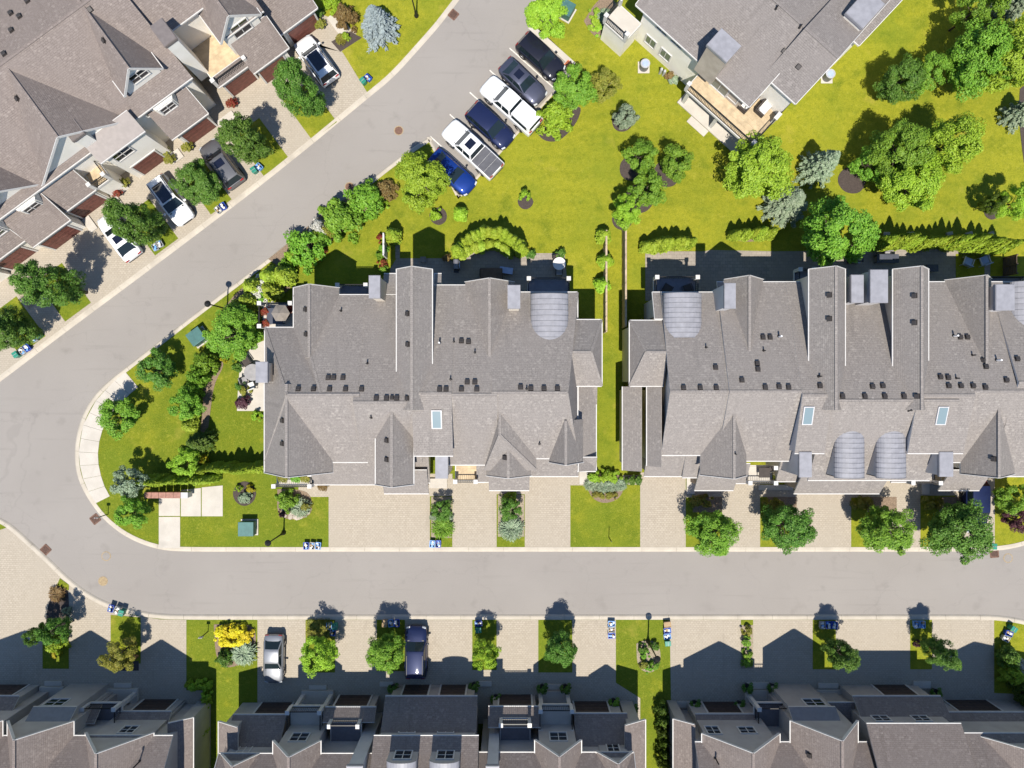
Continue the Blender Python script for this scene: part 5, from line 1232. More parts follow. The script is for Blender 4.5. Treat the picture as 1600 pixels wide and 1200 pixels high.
def car(kind, px, py, deg, paint, label, group=None, sunroof=False, glassroof=False, tonneau=None, rails=False, roofpaint=None):
    sp = SPEC[kind]; L, w, Ht = sp['L'], sp['w'], sp['H']
    x0, y0, _ = at(px, py, 0.9)
    nm, ct = {'sedan': ('parked_car', 'car'), 'suv': ('parked_suv', 'car'), 'pickup': ('pickup_truck', 'truck')}[kind]
    z0 = 0.0 if (600 < px < 880 and py < 300) else G + .01
    t_ = bpy.data.objects.new(nm, None); C.objects.link(t_); t_.location = (x0, y0, z0); t_.rotation_euler = (0, 0, R(deg)); tag(t_, label, ct, group)
    BASE[t_.name] = (0, 0, 0)
    lo = loft([(x * L, f * w, a, b, c) for x, f, a, b, c in sp['st']])
    body = lo.build('body', paint, t_, smooth=R(38))
    # cabin
    xr0, xr1, xf1, xf0 = [k * L for k in sp['cab']]; wb, wt = sp['wb'] * w, sp['wt'] * w; zb = sp['belt'] - .03; zt = Ht
    mid = (xr1 + xf1) / 2
    prof_ = [(xr0, zb), (xr1, zt - .045), (xr1 + .22, zt - .008), (mid, zt), (xf1 - .22, zt - .012), (xf1, zt - .055), (xf0, zb)]
    wid = [wb, wt, wt, wt + .01, wt, wt, wb]
    mb = MB(); n = len(prof_); rr = []
    for (x, z), ww in zip(prof_, wid):
        i = len(mb.v); mb.v += [(x, ww, z), (x, ww * .86, z + (.03 if z > zb + .1 else 0)), (x, 0, z + (.05 if z > zb + .1 else .02)), (x, -ww * .86, z + (.03 if z > zb + .1 else 0)), (x, -ww, z)]; rr.append(i)
    for a, b in zip(rr, rr[1:]):
        for k in range(4): mb.f.append((a + k, b + k, b + k + 1, a + k + 1)); mb.m.append(0)
    for k_, sgn in ((0, 1), (4, -1)):
        f = [r_ + k_ for r_ in rr]; mb.f.append(tuple(f if sgn < 0 else f[::-1])); mb.m.append(0)
    roof = mb.build('cabin', roofpaint or paint, t_, smooth=R(30))
    def quad(name, P, mat, off=.012, par=None):
        P = [Vector(p) for p in P]; nn = (P[1] - P[0]).cross(P[2] - P[0]).normalized(); c_ = sum(P, Vector()) / len(P)
        if nn.dot(c_ - Vector((0, 0, .5))) < 0: nn = -nn
        Q = [p + nn * off for p in P]; m_ = MB().poly(Q)
        for i in range(len(P)): m_.poly([P[i], P[(i + 1) % len(P)], Q[(i + 1) % len(P)], Q[i]])
        return m_.build(name, mat, par or t_)
    def lerp3(a, b, f): return tuple(a[i] + (b[i] - a[i]) * f for i in range(3))
    # windscreen and rear window follow the sloping ends in two facets each
    def endglass(name, xa, za, wa, xb, zb_, wb_):
        lo_, hi_ = .10, .94
        def pt(s_, y, mid_): return (xa + (xb - xa) * s_, y, za + (zb_ - za) * s_ + mid_)
        for sg in (1, -1):
            wl, wh = (wa + (wb_ - wa) * lo_) * .90, (wa + (wb_ - wa) * hi_) * .90
            quad(name, [pt(lo_, 0, .02 + .03 * lo_), pt(lo_, sg * wl, .006), pt(hi_, sg * wh, .022), pt(hi_, 0, .048)], 'glass_car', .014)
    endglass('windscreen', xf0, zb, wb, xf1, zt - .055, wt)
    if not (kind == 'pickup' and tonneau is None and False): endglass('rear_window', xr0, zb, wb, xr1, zt - .045, wt)
    for sg in (1, -1):
        def sp_(x, f): return (x, sg * (wb + (wt - wb) * f), zb + (zt - .05 - zb) * f)
        def xe(f, e): return xf0 + (xf1 - xf0) * f if e else xr0 + (xr1 - xr0) * f
        mids = [xr0 * .0 + (xe(.2, 0) + xe(.2, 1)) / 2 - .05]
        ed = [(.12, .12), (.12, -.12)]
        b0, b1, t0, t1 = xe(.14, 0) + .14, xe(.14, 1) - .16, xe(.9, 0) + .12, xe(.9, 1) - .08
        bm_, tm_ = b0 + (b1 - b0) * .5, b0 + (b1 - b0) * .5
        quad('side_window', [sp_(b0, .14), sp_(bm_ - .05, .14), sp_(tm_ - .05, .9), sp_(t0, .9)], 'glass_car', .012)
        quad('side_window', [sp_(bm_ + .05, .14), sp_(b1, .14), sp_(t1, .9), sp_(tm_ + .05, .9)], 'glass_car', .012)
        # mirror
        mx = xf0 - .22
        MB().cbox(mx, sg * (w + .10), zb + .10, .16, .20, .13, 0, sg * -.15).build('wing_mirror', 'car_black_trim' if paint != 'paint_white' or kind != 'suv' else paint, t_, bevel=.03)
    top = zt + .052
    if glassroof: quad('glass_roof', [(xr1 + .55, wt * .70, zt + .03), (xf1 - .06, wt * .70, zt + .005), (xf1 - .06, -wt * .70, zt + .005), (xr1 + .55, -wt * .70, zt + .03)], 'glass_roof', .04)
    if sunroof: quad('sunroof', [(xf1 - .95, wt * .55, zt + .035), (xf1 - .30, wt * .55, zt + .03), (xf1 - .30, -wt * .55, zt + .03), (xf1 - .95, -wt * .55, zt + .035)], 'glass_roof', .022)
    if rails:
        for sg in (1, -1): MB().bar((xr1 + .15, sg * wt * .92, zt + .05), (xf1 - .3, sg * wt * .92, zt + .05), .05, .05).build('roof_rail', 'car_black_trim', t_)
    # lights, grille, plates of trim
    fx, rx = L * .5, -L * .5; hz = sp['st'][-2][3] - .04; tz_ = sp['st'][1][3] - .08
    for sg in (1, -1):
        quad('headlight', [(fx * .955, sg * w * .86, hz), (fx * .995, sg * w * .55, hz - .02), (fx * .955, sg * w * .55, hz + .10), (fx * .90, sg * w * .88, hz + .10)], 'lamp_clear', .03)
        quad('tail_light', [(rx * .995, sg * w * .84, tz_), (rx * .998, sg * w * .5, tz_), (rx * .985, sg * w * .5, tz_ + .12), (rx * .97, sg * w * .86, tz_ + .12)], 'lamp_red', .03)
    MB().cbox(fx * .985, 0, .52, .12, w * 1.0, .2).build('grille', 'car_black_trim', t_, bevel=.03)
    MB().cbox(rx * .985, 0, .48, .14, w * 1.5, .14).build('rear_bumper', 'car_black_trim', t_, bevel=.03)
    MB().bar((xf0 + .03, wb * .8, zb + .045), (xf0 + .03, -wb * .8, zb + .045), .10, .03).build('cowl', 'car_black_trim', t_)
    if kind == 'pickup':
        bx0, bx1 = -L * .488, -L * .122
        if tonneau == 'cover':
            for k in range(3): MB().box(bx0 + (bx1 - bx0) * k / 3 + .01, bx0 + (bx1 - bx0) * (k + 1) / 3 - .01, -w * .86, w * .86, 1.19, 1.245).build('bed_cover', 'tonneau', t_, bevel=.012)
        else:   # hard cap over the bed
            q = MB(); q.box(bx0, bx1, -w * .90, w * .90, 1.18, 1.86); i_ = [k for k, v in enumerate(q.v) if v[2] > 1.5]
            for k in i_: q.v[k] = (q.v[k][0] * (.97 if q.v[k][0] < -L * .3 else 1), q.v[k][1] * .84, q.v[k][2])
            q.build('bed_cap', paint, t_, bevel=.06)
            for sg in (1, -1): quad('cap_window', [(bx0 + .25, sg * w * .872, 1.38), (bx1 - .15, sg * w * .872, 1.38), (bx1 - .15, sg * w * .80, 1.70), (bx0 + .35, sg * w * .80, 1.70)], 'glass_car', .035)
            quad('cap_window', [(bx0 + .012, w * .7, 1.34), (bx0 + .012, -w * .7, 1.34), (bx0 + .06, -w * .66, 1.74), (bx0 + .06, w * .66, 1.74)], 'glass_car', .02)
    wr = {'sedan': .33, 'suv': .37, 'pickup': .41}[kind]
    for fx_ in (-.30, .305):
        for sg in (1, -1):
            cx, cy = fx_ * L, sg * (w - .10); tb = MB()
            N = 20; pr = [(wr * .62, -.11), (wr * .94, -.115), (wr, -.08), (wr, .08), (wr * .94, .115), (wr * .62, .11)]
            i = 0
            for r_, o_ in pr: tb.v += [(cx + r_ * math.cos(6.2832 * k / N), cy + o_, wr + r_ * math.sin(6.2832 * k / N)) for k in range(N)]
            for j in range(len(pr) - 1):
                for k in range(N): tb.f.append((j * N + k, j * N + (k + 1) % N, (j + 1) * N + (k + 1) % N, (j + 1) * N + k)); tb.m.append(0)
            wl = tb.build('wheel', 'rubber', t_, smooth=R(40))
            rb = MB(); N = 10; yo = cy + sg * .085
            for k in range(5):
                a_ = 6.2832 * k / 5; rb.bar((cx, yo, wr), (cx + wr * .62 * math.cos(a_), yo, wr + wr * .62 * math.sin(a_)), .09, .03, up=(0, 1, 0))
            rb.tube([(cx, cy + sg * .06, wr), (cx, cy + sg * .11, wr)], .07, 8)
            tag(rb.build('rim', 'chrome', wl), kind=None)
            # dark wheel arch lip
            ab = MB()
            for k in range(10):
                a0, a1 = math.pi * k / 10, math.pi * (k + 1) / 10; ra = wr * 1.13; yy = sg * (w + .004)
                ab.bar((cx + ra * math.cos(a0), yy, wr + ra * math.sin(a0)), (cx + ra * math.cos(a1), yy, wr + ra * math.sin(a1)), .03, .09, up=(0, 1, 0))
            ab.build('wheel_arch', 'car_black_trim', t_)
    MB().box(-L * .42, L * .42, -w * .8, w * .8, .16, .34).build('underbody', 'car_black_trim', t_)
    return t_
gA, gP = 'cars on the slanting drives', 'vehicles in the parking bay'
car('suv', 494, 94, 126.3, 'paint_white', 'white SUV with a dark glass roof on the drive nearest the blue spruce', gA, glassroof=True, rails=True)
car('suv', 346, 256, 126.3, 'paint_grey', 'grey SUV with a small sunroof on the slanting drive', gA, sunroof=True, rails=True)
car('suv', 267, 313, -53.7, 'paint_white', 'white SUV parked nose to the lane between two street trees', gA, glassroof=True, rails=True)
car('sedan', 185, 369, 126.3, 'paint_white', 'white sedan half under the overhanging street tree', gA, sunroof=True)
car('suv', 845, 88, -42, 'paint_black', 'black SUV at the upper end of the parking bay', gP)
car('sedan', 817, 126, -44, 'paint_slate', 'slate blue sedan with a sunroof in the parking bay', gP, sunroof=True)
car('pickup', 798, 164, 138, 'paint_white', 'white pickup with a white hard cap over its bed', gP, tonneau='cap')
car('suv', 766, 196, -42, 'paint_navy', 'navy car between the two white pickups', gP)
car('pickup', 738, 233, 137, 'paint_white', 'white pickup with a dark folding bed cover', gP, tonneau='cover', sunroof=True)
car('sedan', 706, 268, -42, 'paint_blue', 'bright blue car partly under the bright round tree', gP)
car('sedan', 427, 1030, -91, 'paint_silver', 'silver sedan on the lower forecourt').scale = (.93, .93, .96)
car('suv', 650, 1019, 89.5, 'paint_navy', 'dark navy SUV on the lower forecourt beside the round green tree', rails=True)
car('suv', 1524, 792, -90, 'paint_navy', 'dark blue car half hidden under the garage eave')
# ---------------------------------------------------------------- street furniture
def lamp(px, py, label, h=4.3):
    b = at(px, py); t_ = thing('street_lamp', label, 'street lamp', (b[0], b[1], G), group='dark street lamps'); x, y = b[:2]
    MB().lathe(x, y, [(.20, 0), (.20, .25), (.13, .4), (.09, .9), (.075, 1.0)], 12).build('base', 'black_iron', t_, smooth=True)
    MB().cyl(x, y, .9, h - .35, .068, .05, 12).build('pole', 'black_iron', t_, smooth=R(40))
    hd = MB().lathe(x, y, [(.05, h - .38), (.14, h - .30), (.20, h - .12), (.22, h - .05)], 14).build('lantern', 'lamp_glass', t_, smooth=True)
    MB().lathe(x, y, [(.26, h - .07), (.27, h - .03), (.20, h + .08), (.07, h + .16), (.0, h + .24)], 14).build('cap', 'black_iron', hd, smooth=True)
lamp(356, 483, 'street lamp leaning over the lane beside the corner bed'); lamp(444, 832, 'street lamp on the lawn beside the rockery bed'); lamp(1012, 1001, 'street lamp in the oval bed of the lower lawn'); lamp(651, 26, 'street lamp on the lawn at the top edge')
def marker(px, py, h, label, sign=True):
    b = at(px, py); t_ = thing('sign_post', label, 'sign', (b[0], b[1], G)); x, y = b[:2]
    MB().bar((x, y, 0), (x, y, h), .06, .06).build('post', 'black_iron', t_)
    if sign: MB().box(x - .16, x + .16, y - .02, y + .02, h - .42, h).build('sign_panel', 'gutter_grey', t_)
marker(170, 803, 2.0, 'thin sign post inside the bend near the storm drain'); marker(951, 839, 1.9, 'thin post on the square front lawn', False); marker(326, 986, 1.8, 'thin sign post on the lower left lawn')
def utility(px, py, deg, label, w=1.25, d=1.15):
    b = at(px, py); t_ = bpy.data.objects.new('utility_box', None); C.objects.link(t_); t_.location = (b[0], b[1], G); t_.rotation_euler = (0, 0, R(deg)); tag(t_, label, 'utility box', 'green utility boxes'); BASE[t_.name] = (0, 0, 0)
    MB().box(-w / 2 - .12, w / 2 + .12, -d / 2 - .12, d / 2 + .12, -.05, .08).build('pad', 'concrete', t_)
    MB().box(-w / 2, w / 2, -d / 2, d / 2, .08, .95).build('cabinet', 'transformer_green', t_)
    q = MB().box(-w / 2 - .03, w / 2 + .03, -d / 2 - .03, d / 2 + .03, .95, 1.02); q.build('lid', 'transformer_green', t_, bevel=.02)
    MB().box(-.02, .02, -d / 2 - .02, -d / 2 + .0, .2, .9).build('door_seam', 'black_iron', t_)
utility(314, 527, 36, 'green utility box between the lane and the big corner tree'); utility(391, 823, 0, 'green utility box on the left front lawn'); utility(883, 21, -30, 'green utility box behind the lime tree at the parking bay')
def bins(px, py, deg, kinds, label, z=None):
    """kinds: string of b blue box, l light blue, g green bin, w grey box; each its own thing"""
    nm = {'b': ('recycling_box', 'blue_plastic', 'blue'), 'l': ('recycling_box', 'lightblue_plastic', 'pale blue'), 'w': ('recycling_box', 'grey_plastic', 'grey'), 'g': ('green_bin', 'green_plastic', 'green'), 'c': ('cardboard_box', 'cardboard', 'brown cardboard')}
    c_, s_ = math.cos(R(deg)), math.sin(R(deg))
    for k, ch in enumerate(kinds):
        n_, m_, col = nm[ch]; o_ = (k - (len(kinds) - 1) / 2) * .52; b = at(px, py); x, y = b[0] + c_ * o_, b[1] + s_ * o_
        t_ = bpy.data.objects.new(n_, None); C.objects.link(t_); t_.location = (x, y, G); t_.rotation_euler = (0, 0, R(deg) + random.uniform(-.15, .15)); BASE[t_.name] = (0, 0, 0)
        tag(t_, f'{col} bin {label}' if ch in 'blwg' else f'{col} box {label}', 'bin', 'bins put out at the kerb')
        hgt = {'g': .62, 'c': .45}.get(ch, .40); a, d = (.20, .24) if ch == 'g' else (.21, .29)
        mb = MB(); bt = [(-a * .82, -d * .82), (a * .82, -d * .82), (a * .82, d * .82), (-a * .82, d * .82)]; tp = [(-a, -d), (a, -d), (a, d), (-a, d)]
        for i in range(4): mb.poly([(*bt[i], 0), (*bt[(i + 1) % 4], 0), (*tp[(i + 1) % 4], hgt), (*tp[i], hgt)])
        mb.poly([(*p, .02) for p in bt]); body = mb.build('body', m_, t_)
        if ch == 'g':
            MB().box(-a - .02, a + .02, -d - .02, d + .02, hgt, hgt + .07).build('lid', m_, t_, bevel=.025); MB().bar((-a, 0, hgt + .09), (a, 0, hgt + .09), .03, .03).build('handle', 'grey_plastic', t_)
        else:
            for sx, sy, ex, ey in ((-a, -d, a, -d), (a, -d, a, d), (a, d, -a, d), (-a, d, -a, -d)): MB().bar((sx, sy, hgt), (ex, ey, hgt), .045, .05).build('rim', m_, t_)
            if ch != 'c':
                for q in range(4): MB().cbox(random.uniform(-.09, .09), -d * .6 + q * d * .4, hgt - .06 + random.uniform(0, .1), random.uniform(.12, .26), random.uniform(.1, .2), .10, 0, random.uniform(0, 3)).build('paper_waste', random.choice(['paper_white', 'cardboard', 'lightblue_plastic', 'paper_white']), t_)
            else: MB().box(-a * .95, a * .95, -d * .95, d * .95, hgt - .03, hgt - .01).build('flap', 'cardboard', t_)
bins(573, 128, 40, 'gb', 'at the kerb below the blue spruce'); bins(404, 266, 40, 'gl', 'at the kerb below the second oval street tree'); bins(348, 327, 36, 'wb', 'at the kerb near the white SUV'); bins(250, 385, 36, 'ww', 'at the kerb beside the white sedan'); bins(62, 527, 36, 'wg', 'under the leftmost street tree')
bins(40, 549, 36, 'gwb', 'on the grass at the far left kerb'); bins(187, 951, -18, 'bwg', 'at the kerb of the lower left forecourt'); bins(490, 851, 0, 'bwl', 'on the front lawn at the kerb'); bins(681, 848, 0, 'lb', 'in the narrow strip at the kerb')
bins(521, 975, 0, 'lg', 'at the strip by the silver car'); bins(522, 985, 0, 'b', 'just below the pair by the silver car'); bins(612, 971, 0, 'clb', 'at the strip above the round green tree'); bins(748, 976, 90, 'gb', 'at the middle lower strip'); bins(954.5, 981, 90, 'bwl', 'left of the lower lamp lawn'); bins(1041, 987, 90, 'glbc', 'right of the lower lamp lawn')
bins(1291, 974, 0, 'wbb', 'at the left leaning street tree'); bins(1432, 973, 0, 'll', 'at the right leaning street tree'); bins(1571, 987, 60, 'wbg', 'on the lower right lawn'); bins(1545, 851, 0, 'g', 'at the kerb beside the widest street tree')
def lid(px, py, label, mat='rust_iron', r=.34):
    b = at(px, py); t_ = thing('manhole_cover', label, 'manhole', (b[0], b[1], 0)); x, y = b[:2]
    MB().cyl(x, y, .0, .012, r + .07, n=28).build('frame', 'tan_patch' if mat != 'tan_patch' else 'tan_patch', t_); MB().cyl(x, y, .012, .02, r, n=28).build('cover', mat, t_)
    for k in range(6): a_ = 6.2832 * k / 6; MB().cbox(x + r * .6 * math.cos(a_), y + r * .6 * math.sin(a_), .022, .12, .06, .008, 0, a_).build('rib', mat, t_)
lid(623, 204, 'rusty manhole cover in the lane by the parking bay'); lid(546, 292, 'rusty manhole cover close to the inner kerb'); lid(166, 869, 'faint manhole cover in the bend', 'asphalt'); lid(161, 908, 'tan manhole cover near the lower left kerb', 'tan_patch'); lid(1575, 872, 'pale manhole cover at the right end of the lane', 'asphalt')
def drain(px, py, deg, label):
    b = at(px, py); t_ = bpy.data.objects.new('storm_drain', None); C.objects.link(t_); t_.location = (b[0], b[1], .0); t_.rotation_euler = (0, 0, R(deg)); tag(t_, label, 'drain', 'storm drains'); BASE[t_.name] = (0, 0, 0)
    MB().box(-.34, .34, -.34, .34, .002, .012).build('pit', 'black_iron', t_)
    for a, bb in (((-.34, -.34), (.34, -.34)), ((.34, -.34), (.34, .34)), ((.34, .34), (-.34, .34)), ((-.34, .34), (-.34, -.34))): MB().bar((*a, .02), (*bb, .02), .09, .03).build('frame', 'rust_iron', t_)
    for k in range(6): MB().bar((-.3, -.25 + k * .1, .018), (.3, -.25 + k * .1, .018), .055, .02).build('grate_bar', 'rust_iron', t_)
drain(708.5, 23, 50, 'rusty storm drain at the top kerb'); drain(149, 811, -52, 'rusty storm drain inside the bend'); drain(71.5, 859, -45, 'rusty storm drain at the lower left kerb'); drain(1553.5, 864.5, 4, 'rusty storm drain at the right end of the straight kerb')
# painted bay lines
for yy in (166, 212.5, 259, 305.5, 352, 398):
    q = [unrot(446, yy - .9, -42), unrot(537, yy - .9, -42), unrot(537, yy + .9, -42), unrot(446, yy + .9, -42)]
    sheet('bay_line', q, 0.004, 'line_paint')
b = at(888, 102); t_ = thing('service_cover', 'orange square cover on the concrete end of the parking bay', 'cover', (b[0], b[1], .118)); MB().cbox(b[0], b[1], .125, .62, .62, .05, 0, R(-42)).build('lid', 'orange_lid', t_, bevel=.015); MB().cbox(b[0], b[1], .12, .74, .74, .02, 0, R(-42)).build('frame', 'concrete', t_)
# ---------------------------------------------------------------- mailboxes, fences
for k in range(6):
    px = 243.5 + k * 11.2; b = at(px, 770); lab = 'pale grey parcel locker at the right end of the mailboxes' if k == 5 else f"{['first', 'second', 'third', 'fourth', 'fifth'][k]} brown mailbox from the left beside the concrete pad"
    t_ = thing('mailbox', lab, 'mailbox', (b[0], b[1], G), group='community mailboxes'); x, y = b[:2]; m_ = 'gutter_grey' if k == 5 else 'brick_planter'
    MB().box(x - .07, x + .07, y - .07, y + .07, 0, .5).build('pedestal', 'black_iron', t_)
    MB().box(x - .28, x + .28, y - .22, y + .22, .5, 1.42).build('cabinet', m_, t_, bevel=.01); q = MB().box(x - .30, x + .30, y - .25, y + .25, 1.42, 1.47); q.build('top', m_, t_, bevel=.01)
    for r_ in range(4): MB().box(x - .24, x + .24, y - .235, y - .22, .56 + r_ * .21, .74 + r_ * .21).build('mail_door', 'ac_metal' if k < 5 else 'trim_white', t_)
def fence(p0, p1, label, h=2.0, n=8, mat='wood_fence', thick=.05, top=True):
    a, b = Vector(at(*p0)), Vector(at(*p1)); t_ = thing('garden_fence', label, 'fence', (a.x, a.y, G)); a.z = b.z = 0
    for k in range(n):
        u, v = a.lerp(b, k / n), a.lerp(b, (k + 1) / n); d = (v - u).normalized() * .06
        pn = MB().bar(u + d + Vector((0, 0, h / 2)), v - d + Vector((0, 0, h / 2)), thick, h - .1).build('fence_panel', mat, t_)
        if top: MB().bar(u + d + Vector((0, 0, h - .03)), v - d + Vector((0, 0, h - .03)), .15, .05).build('cap_rail', mat, pn)
    for k in range(n + 1):
        u = a.lerp(b, k / n); MB().box(u.x - .06, u.x + .06, u.y - .06, u.y + .06, 0, h + .06).build('post', mat, t_)
fence((943, 368), (943, 520), 'left of the two parallel board fences between the rows', 2.0, 7, 'wood_fence'); fence((972, 362), (972, 512), 'right of the two parallel board fences between the rows', 2.2, 7, 'wood_fence')
fence((605, 372), (605, 404), 'short pale privacy screen beside the narrow path', 1.9, 2, 'trim_white')
b0, b1 = at(1566, 404), at(1566, 432); t_ = thing('side_gate', 'dark brown slatted gate fence at the right end of the terrace', 'fence', (b0[0], b0[1], G)); L_ = abs(b1[1] - b0[1])
for k in range(9): MB().box(b0[0] - .03, b0[0] + .03, b1[1], b0[1], .1 + k * .2, .25 + k * .2).build('slat', 'wood_brown', t_)
for yy in (b0[1], b1[1], (b0[1] + b1[1]) / 2): MB().box(b0[0] - .07, b0[0] + .07, yy - .06, yy + .06, 0, 1.95).build('post', 'wood_brown', t_)
# low wall behind the terrace cedars
for k, x in enumerate((1383, 1420, 1481, 1511, 1545)):
    b = at(x, 366); t_ = tag(MB().cbox(b[0], b[1], G + .12, .55 + .1 * (k % 2), .3, .24, 0, .1 * k).build('garden_stone', 'stone', bevel=.06), 'pale flat stone on the edge of the lawn behind the tall cedars', 'stone', 'flat stones behind the cedars')
# ---------------------------------------------------------------- terrace and deck furniture
def pot(px, py, leafm, label, r=.24, h=.42, z=G, mat='pot_dark', ph=.6, kind='ball'):
    b = at(px, py, z); t_ = bpy.data.objects.new('potted_plant', None); C.objects.link(t_); t_.location = (b[0], b[1], z); BASE[t_.name] = (0, 0, 0); tag(t_, label, 'potted plant', 'potted plants')
    MB().lathe(0, 0, [(0, 0), (r * .68, 0), (r, h), (r * 1.08, h), (r * 1.08, h - .05), (r * .9, h - .06), (0, h - .07)], 14).build('pot', mat, t_, smooth=R(40))
    cr, _ = PRO[kind][0]; c = bpy.data.objects.new('foliage', cr); C.objects.link(c); c.parent = t_; c.location = (0, 0, h - .08); s_ = r * 1.9 / .5; c.scale = (s_, s_, ph / .75)
    c.material_slots[0].link = 'OBJECT'; c.material_slots[0].material = M[leafm]
def chair(px, py, deg, mat, label, z=G, frame='black_iron', w=.62, group=None, lounge=False):
    b = at(px, py, z); t_ = bpy.data.objects.new('lounge_chair' if lounge else 'patio_chair', None); C.objects.link(t_); t_.location = (b[0], b[1], z); t_.rotation_euler = (0, 0, R(deg)); BASE[t_.name] = (0, 0, 0); tag(t_, label, 'chair', group)
    for sx in (-1, 1):
        for sy in (-1, 1): MB().bar((sx * w * .42, sy * w * .42, 0), (sx * w * .42, sy * w * .42, .42), .04, .04).build('leg', frame, t_)
        MB().bar((sx * w * .47, -w * .45, .62), (sx * w * .47, w * .42, .62), .07, .04).build('armrest', frame, t_)
    MB().box(-w * .44, w * .44, -w * .46, w * .42, .40, .50).build('seat', mat, t_, bevel=.03)
    q = MB().box(-w * .44, w * .44, w * .36, w * .46, .48, .98); q.build('backrest', mat, t_, bevel=.03)
def rtable(px, py, r, mat, label, z=G):
    b = at(px, py, z); t_ = thing('round_table', label, 'table', (b[0], b[1], z)); x, y = b[:2]
    MB().cyl(x, y, z + .70, z + .745, r, n=28).build('table_top', mat, t_); MB().cyl(x, y, z + .02, z + .7, .05, n=10).build('pedestal', 'black_iron', t_); MB().cyl(x, y, z, z + .03, r * .5, n=20).build('foot', 'black_iron', t_)
def boxtable(px, py, dx, dy, h, mat, label, name='patio_table', cat='table', z=G, deg=0):
    b = at(px, py, z); t_ = bpy.data.objects.new(name, None); C.objects.link(t_); t_.location = (b[0], b[1], z); t_.rotation_euler = (0, 0, R(deg)); BASE[t_.name] = (0, 0, 0); tag(t_, label, cat)
    MB().box(-dx / 2, dx / 2, -dy / 2, dy / 2, h - .06, h).build('table_top' if cat == 'table' else 'lid', mat, t_, bevel=.015)
    if cat == 'table':
        for sx in (-1, 1):
            for sy in (-1, 1): MB().bar((sx * (dx / 2 - .08), sy * (dy / 2 - .08), 0), (sx * (dx / 2 - .08), sy * (dy / 2 - .08), h - .05), .06, .06).build('leg', 'black_iron', t_)
    else: MB().box(-dx / 2 + .03, dx / 2 - .03, -dy / 2 + .03, dy / 2 - .03, 0, h - .07).build('body', 'cushion_dark', t_)
def sofa(px, py, deg, L_, label, z):
    b = at(px, py, z); t_ = bpy.data.objects.new('outdoor_sofa', None); C.objects.link(t_); t_.location = (b[0], b[1], z); t_.rotation_euler = (0, 0, R(deg)); BASE[t_.name] = (0, 0, 0); tag(t_, label, 'sofa')
    MB().box(-L_ / 2, L_ / 2, -.42, .42, .08, .32).build('frame', 'wicker', t_); MB().box(-L_ / 2, L_ / 2, .30, .44, .32, .78).build('back_frame', 'wicker', t_)
    for sx in (-1, 1): MB().box(sx * L_ / 2 - .07, sx * L_ / 2 + .07, -.42, .44, .08, .60).build('arm', 'wicker', t_)
    n = max(1, round((L_ - .2) / .72))
    for k in range(n):
        x0 = -L_ / 2 + .09 + (L_ - .18) * k / n; x1 = -L_ / 2 + .09 + (L_ - .18) * (k + 1) / n
        MB().box(x0 + .01, x1 - .01, -.40, .28, .32, .47).build('seat_cushion', 'cushion_white', t_, bevel=.03); MB().box(x0 + .01, x1 - .01, .14, .29, .47, .80).build('back_cushion', 'cushion_white', t_, bevel=.03)
def parasol(px, py, r, mat, label, z=G, h=2.4, n=8, closed=False):
    b = at(px, py, h + z - .2); t_ = thing('parasol', label, 'umbrella', (b[0], b[1], z)); x, y = b[:2]
    MB().cyl(x, y, z, z + h, .025, n=8).build('pole', 'black_iron', t_); MB().cyl(x, y, z, z + .08, .26, n=16).build('base', 'pot_dark', t_)
    for k in range(n):
        a0, a1 = 6.2832 * k / n, 6.2832 * (k + 1) / n
        MB().poly([(x, y, z + h), (x + r * math.cos(a0), y + r * math.sin(a0), z + h - .42), (x + r * math.cos(a1), y + r * math.sin(a1), z + h - .42)]).build('canopy_panel', mat, t_)
def grill(px, py, deg, label, z=G):
    b = at(px, py, z); t_ = bpy.data.objects.new('barbecue', None); C.objects.link(t_); t_.location = (b[0], b[1], z); t_.rotation_euler = (0, 0, R(deg)); BASE[t_.name] = (0, 0, 0); tag(t_, label, 'barbecue')
    MB().box(-.4, .4, -.25, .25, .08, .82).build('cabinet', 'black_iron', t_); MB().tube([(-.4, 0, .95), (.4, 0, .95)], .26, 14).build('hood', 'metal_dark', t_, smooth=R(40))
    for sx in (-1, 1): MB().box(sx * .4, sx * .68, -.22, .22, .80, .84).build('side_shelf', 'black_iron', t_)
    MB().bar((-.3, -.3, .98), (.3, -.3, .98), .03, .03).build('handle', 'chrome', t_)
# side terrace of the left row
rtable(399, 582, .72, 'canvas_grey', 'round grey table on the side terrace'); chair(387, 565, 35, 'wicker', 'dark chair above the round table', w=.8); chair(396, 603, 200, 'cushion_white', 'pale chair below the round table', w=.7); chair(384, 594, 110, 'canvas_grey', 'grey chair left of the round table', w=.6)
pot(383, 628, 'leaf_purple', 'purple plant in a pot on the side terrace', .34, .4, ph=.7)
boxtable(434, 495, 1.3, 1.3, .7, 'cushion_dark', 'dark square table on the side balcony', z=3.3); parasol(437, 489, .75, 'canvas_taupe', 'taupe half folded parasol on the side balcony', 3.3, 2.0, 6)
for x, y, m_, l in ((418, 487, 'leaf_red', 'red potted plant at the left edge of the side balcony'), (419, 505, 'leaf_red', 'lower red potted plant on the side balcony'), (454, 483, 'leaf_red', 'red potted plant against the house on the side balcony')): pot(x, y, m_, l, .22, .35, 3.3, 'terracotta', .6)
for x, l in ((446, 'left'), (466, 'middle'), (481, 'right')): pot(x, 744, 'leaf_olive' if x != 466 else 'leaf_mid', f'{l} potted plant on the left front balcony', .26, .4, 3.0, 'pot_dark', .6)
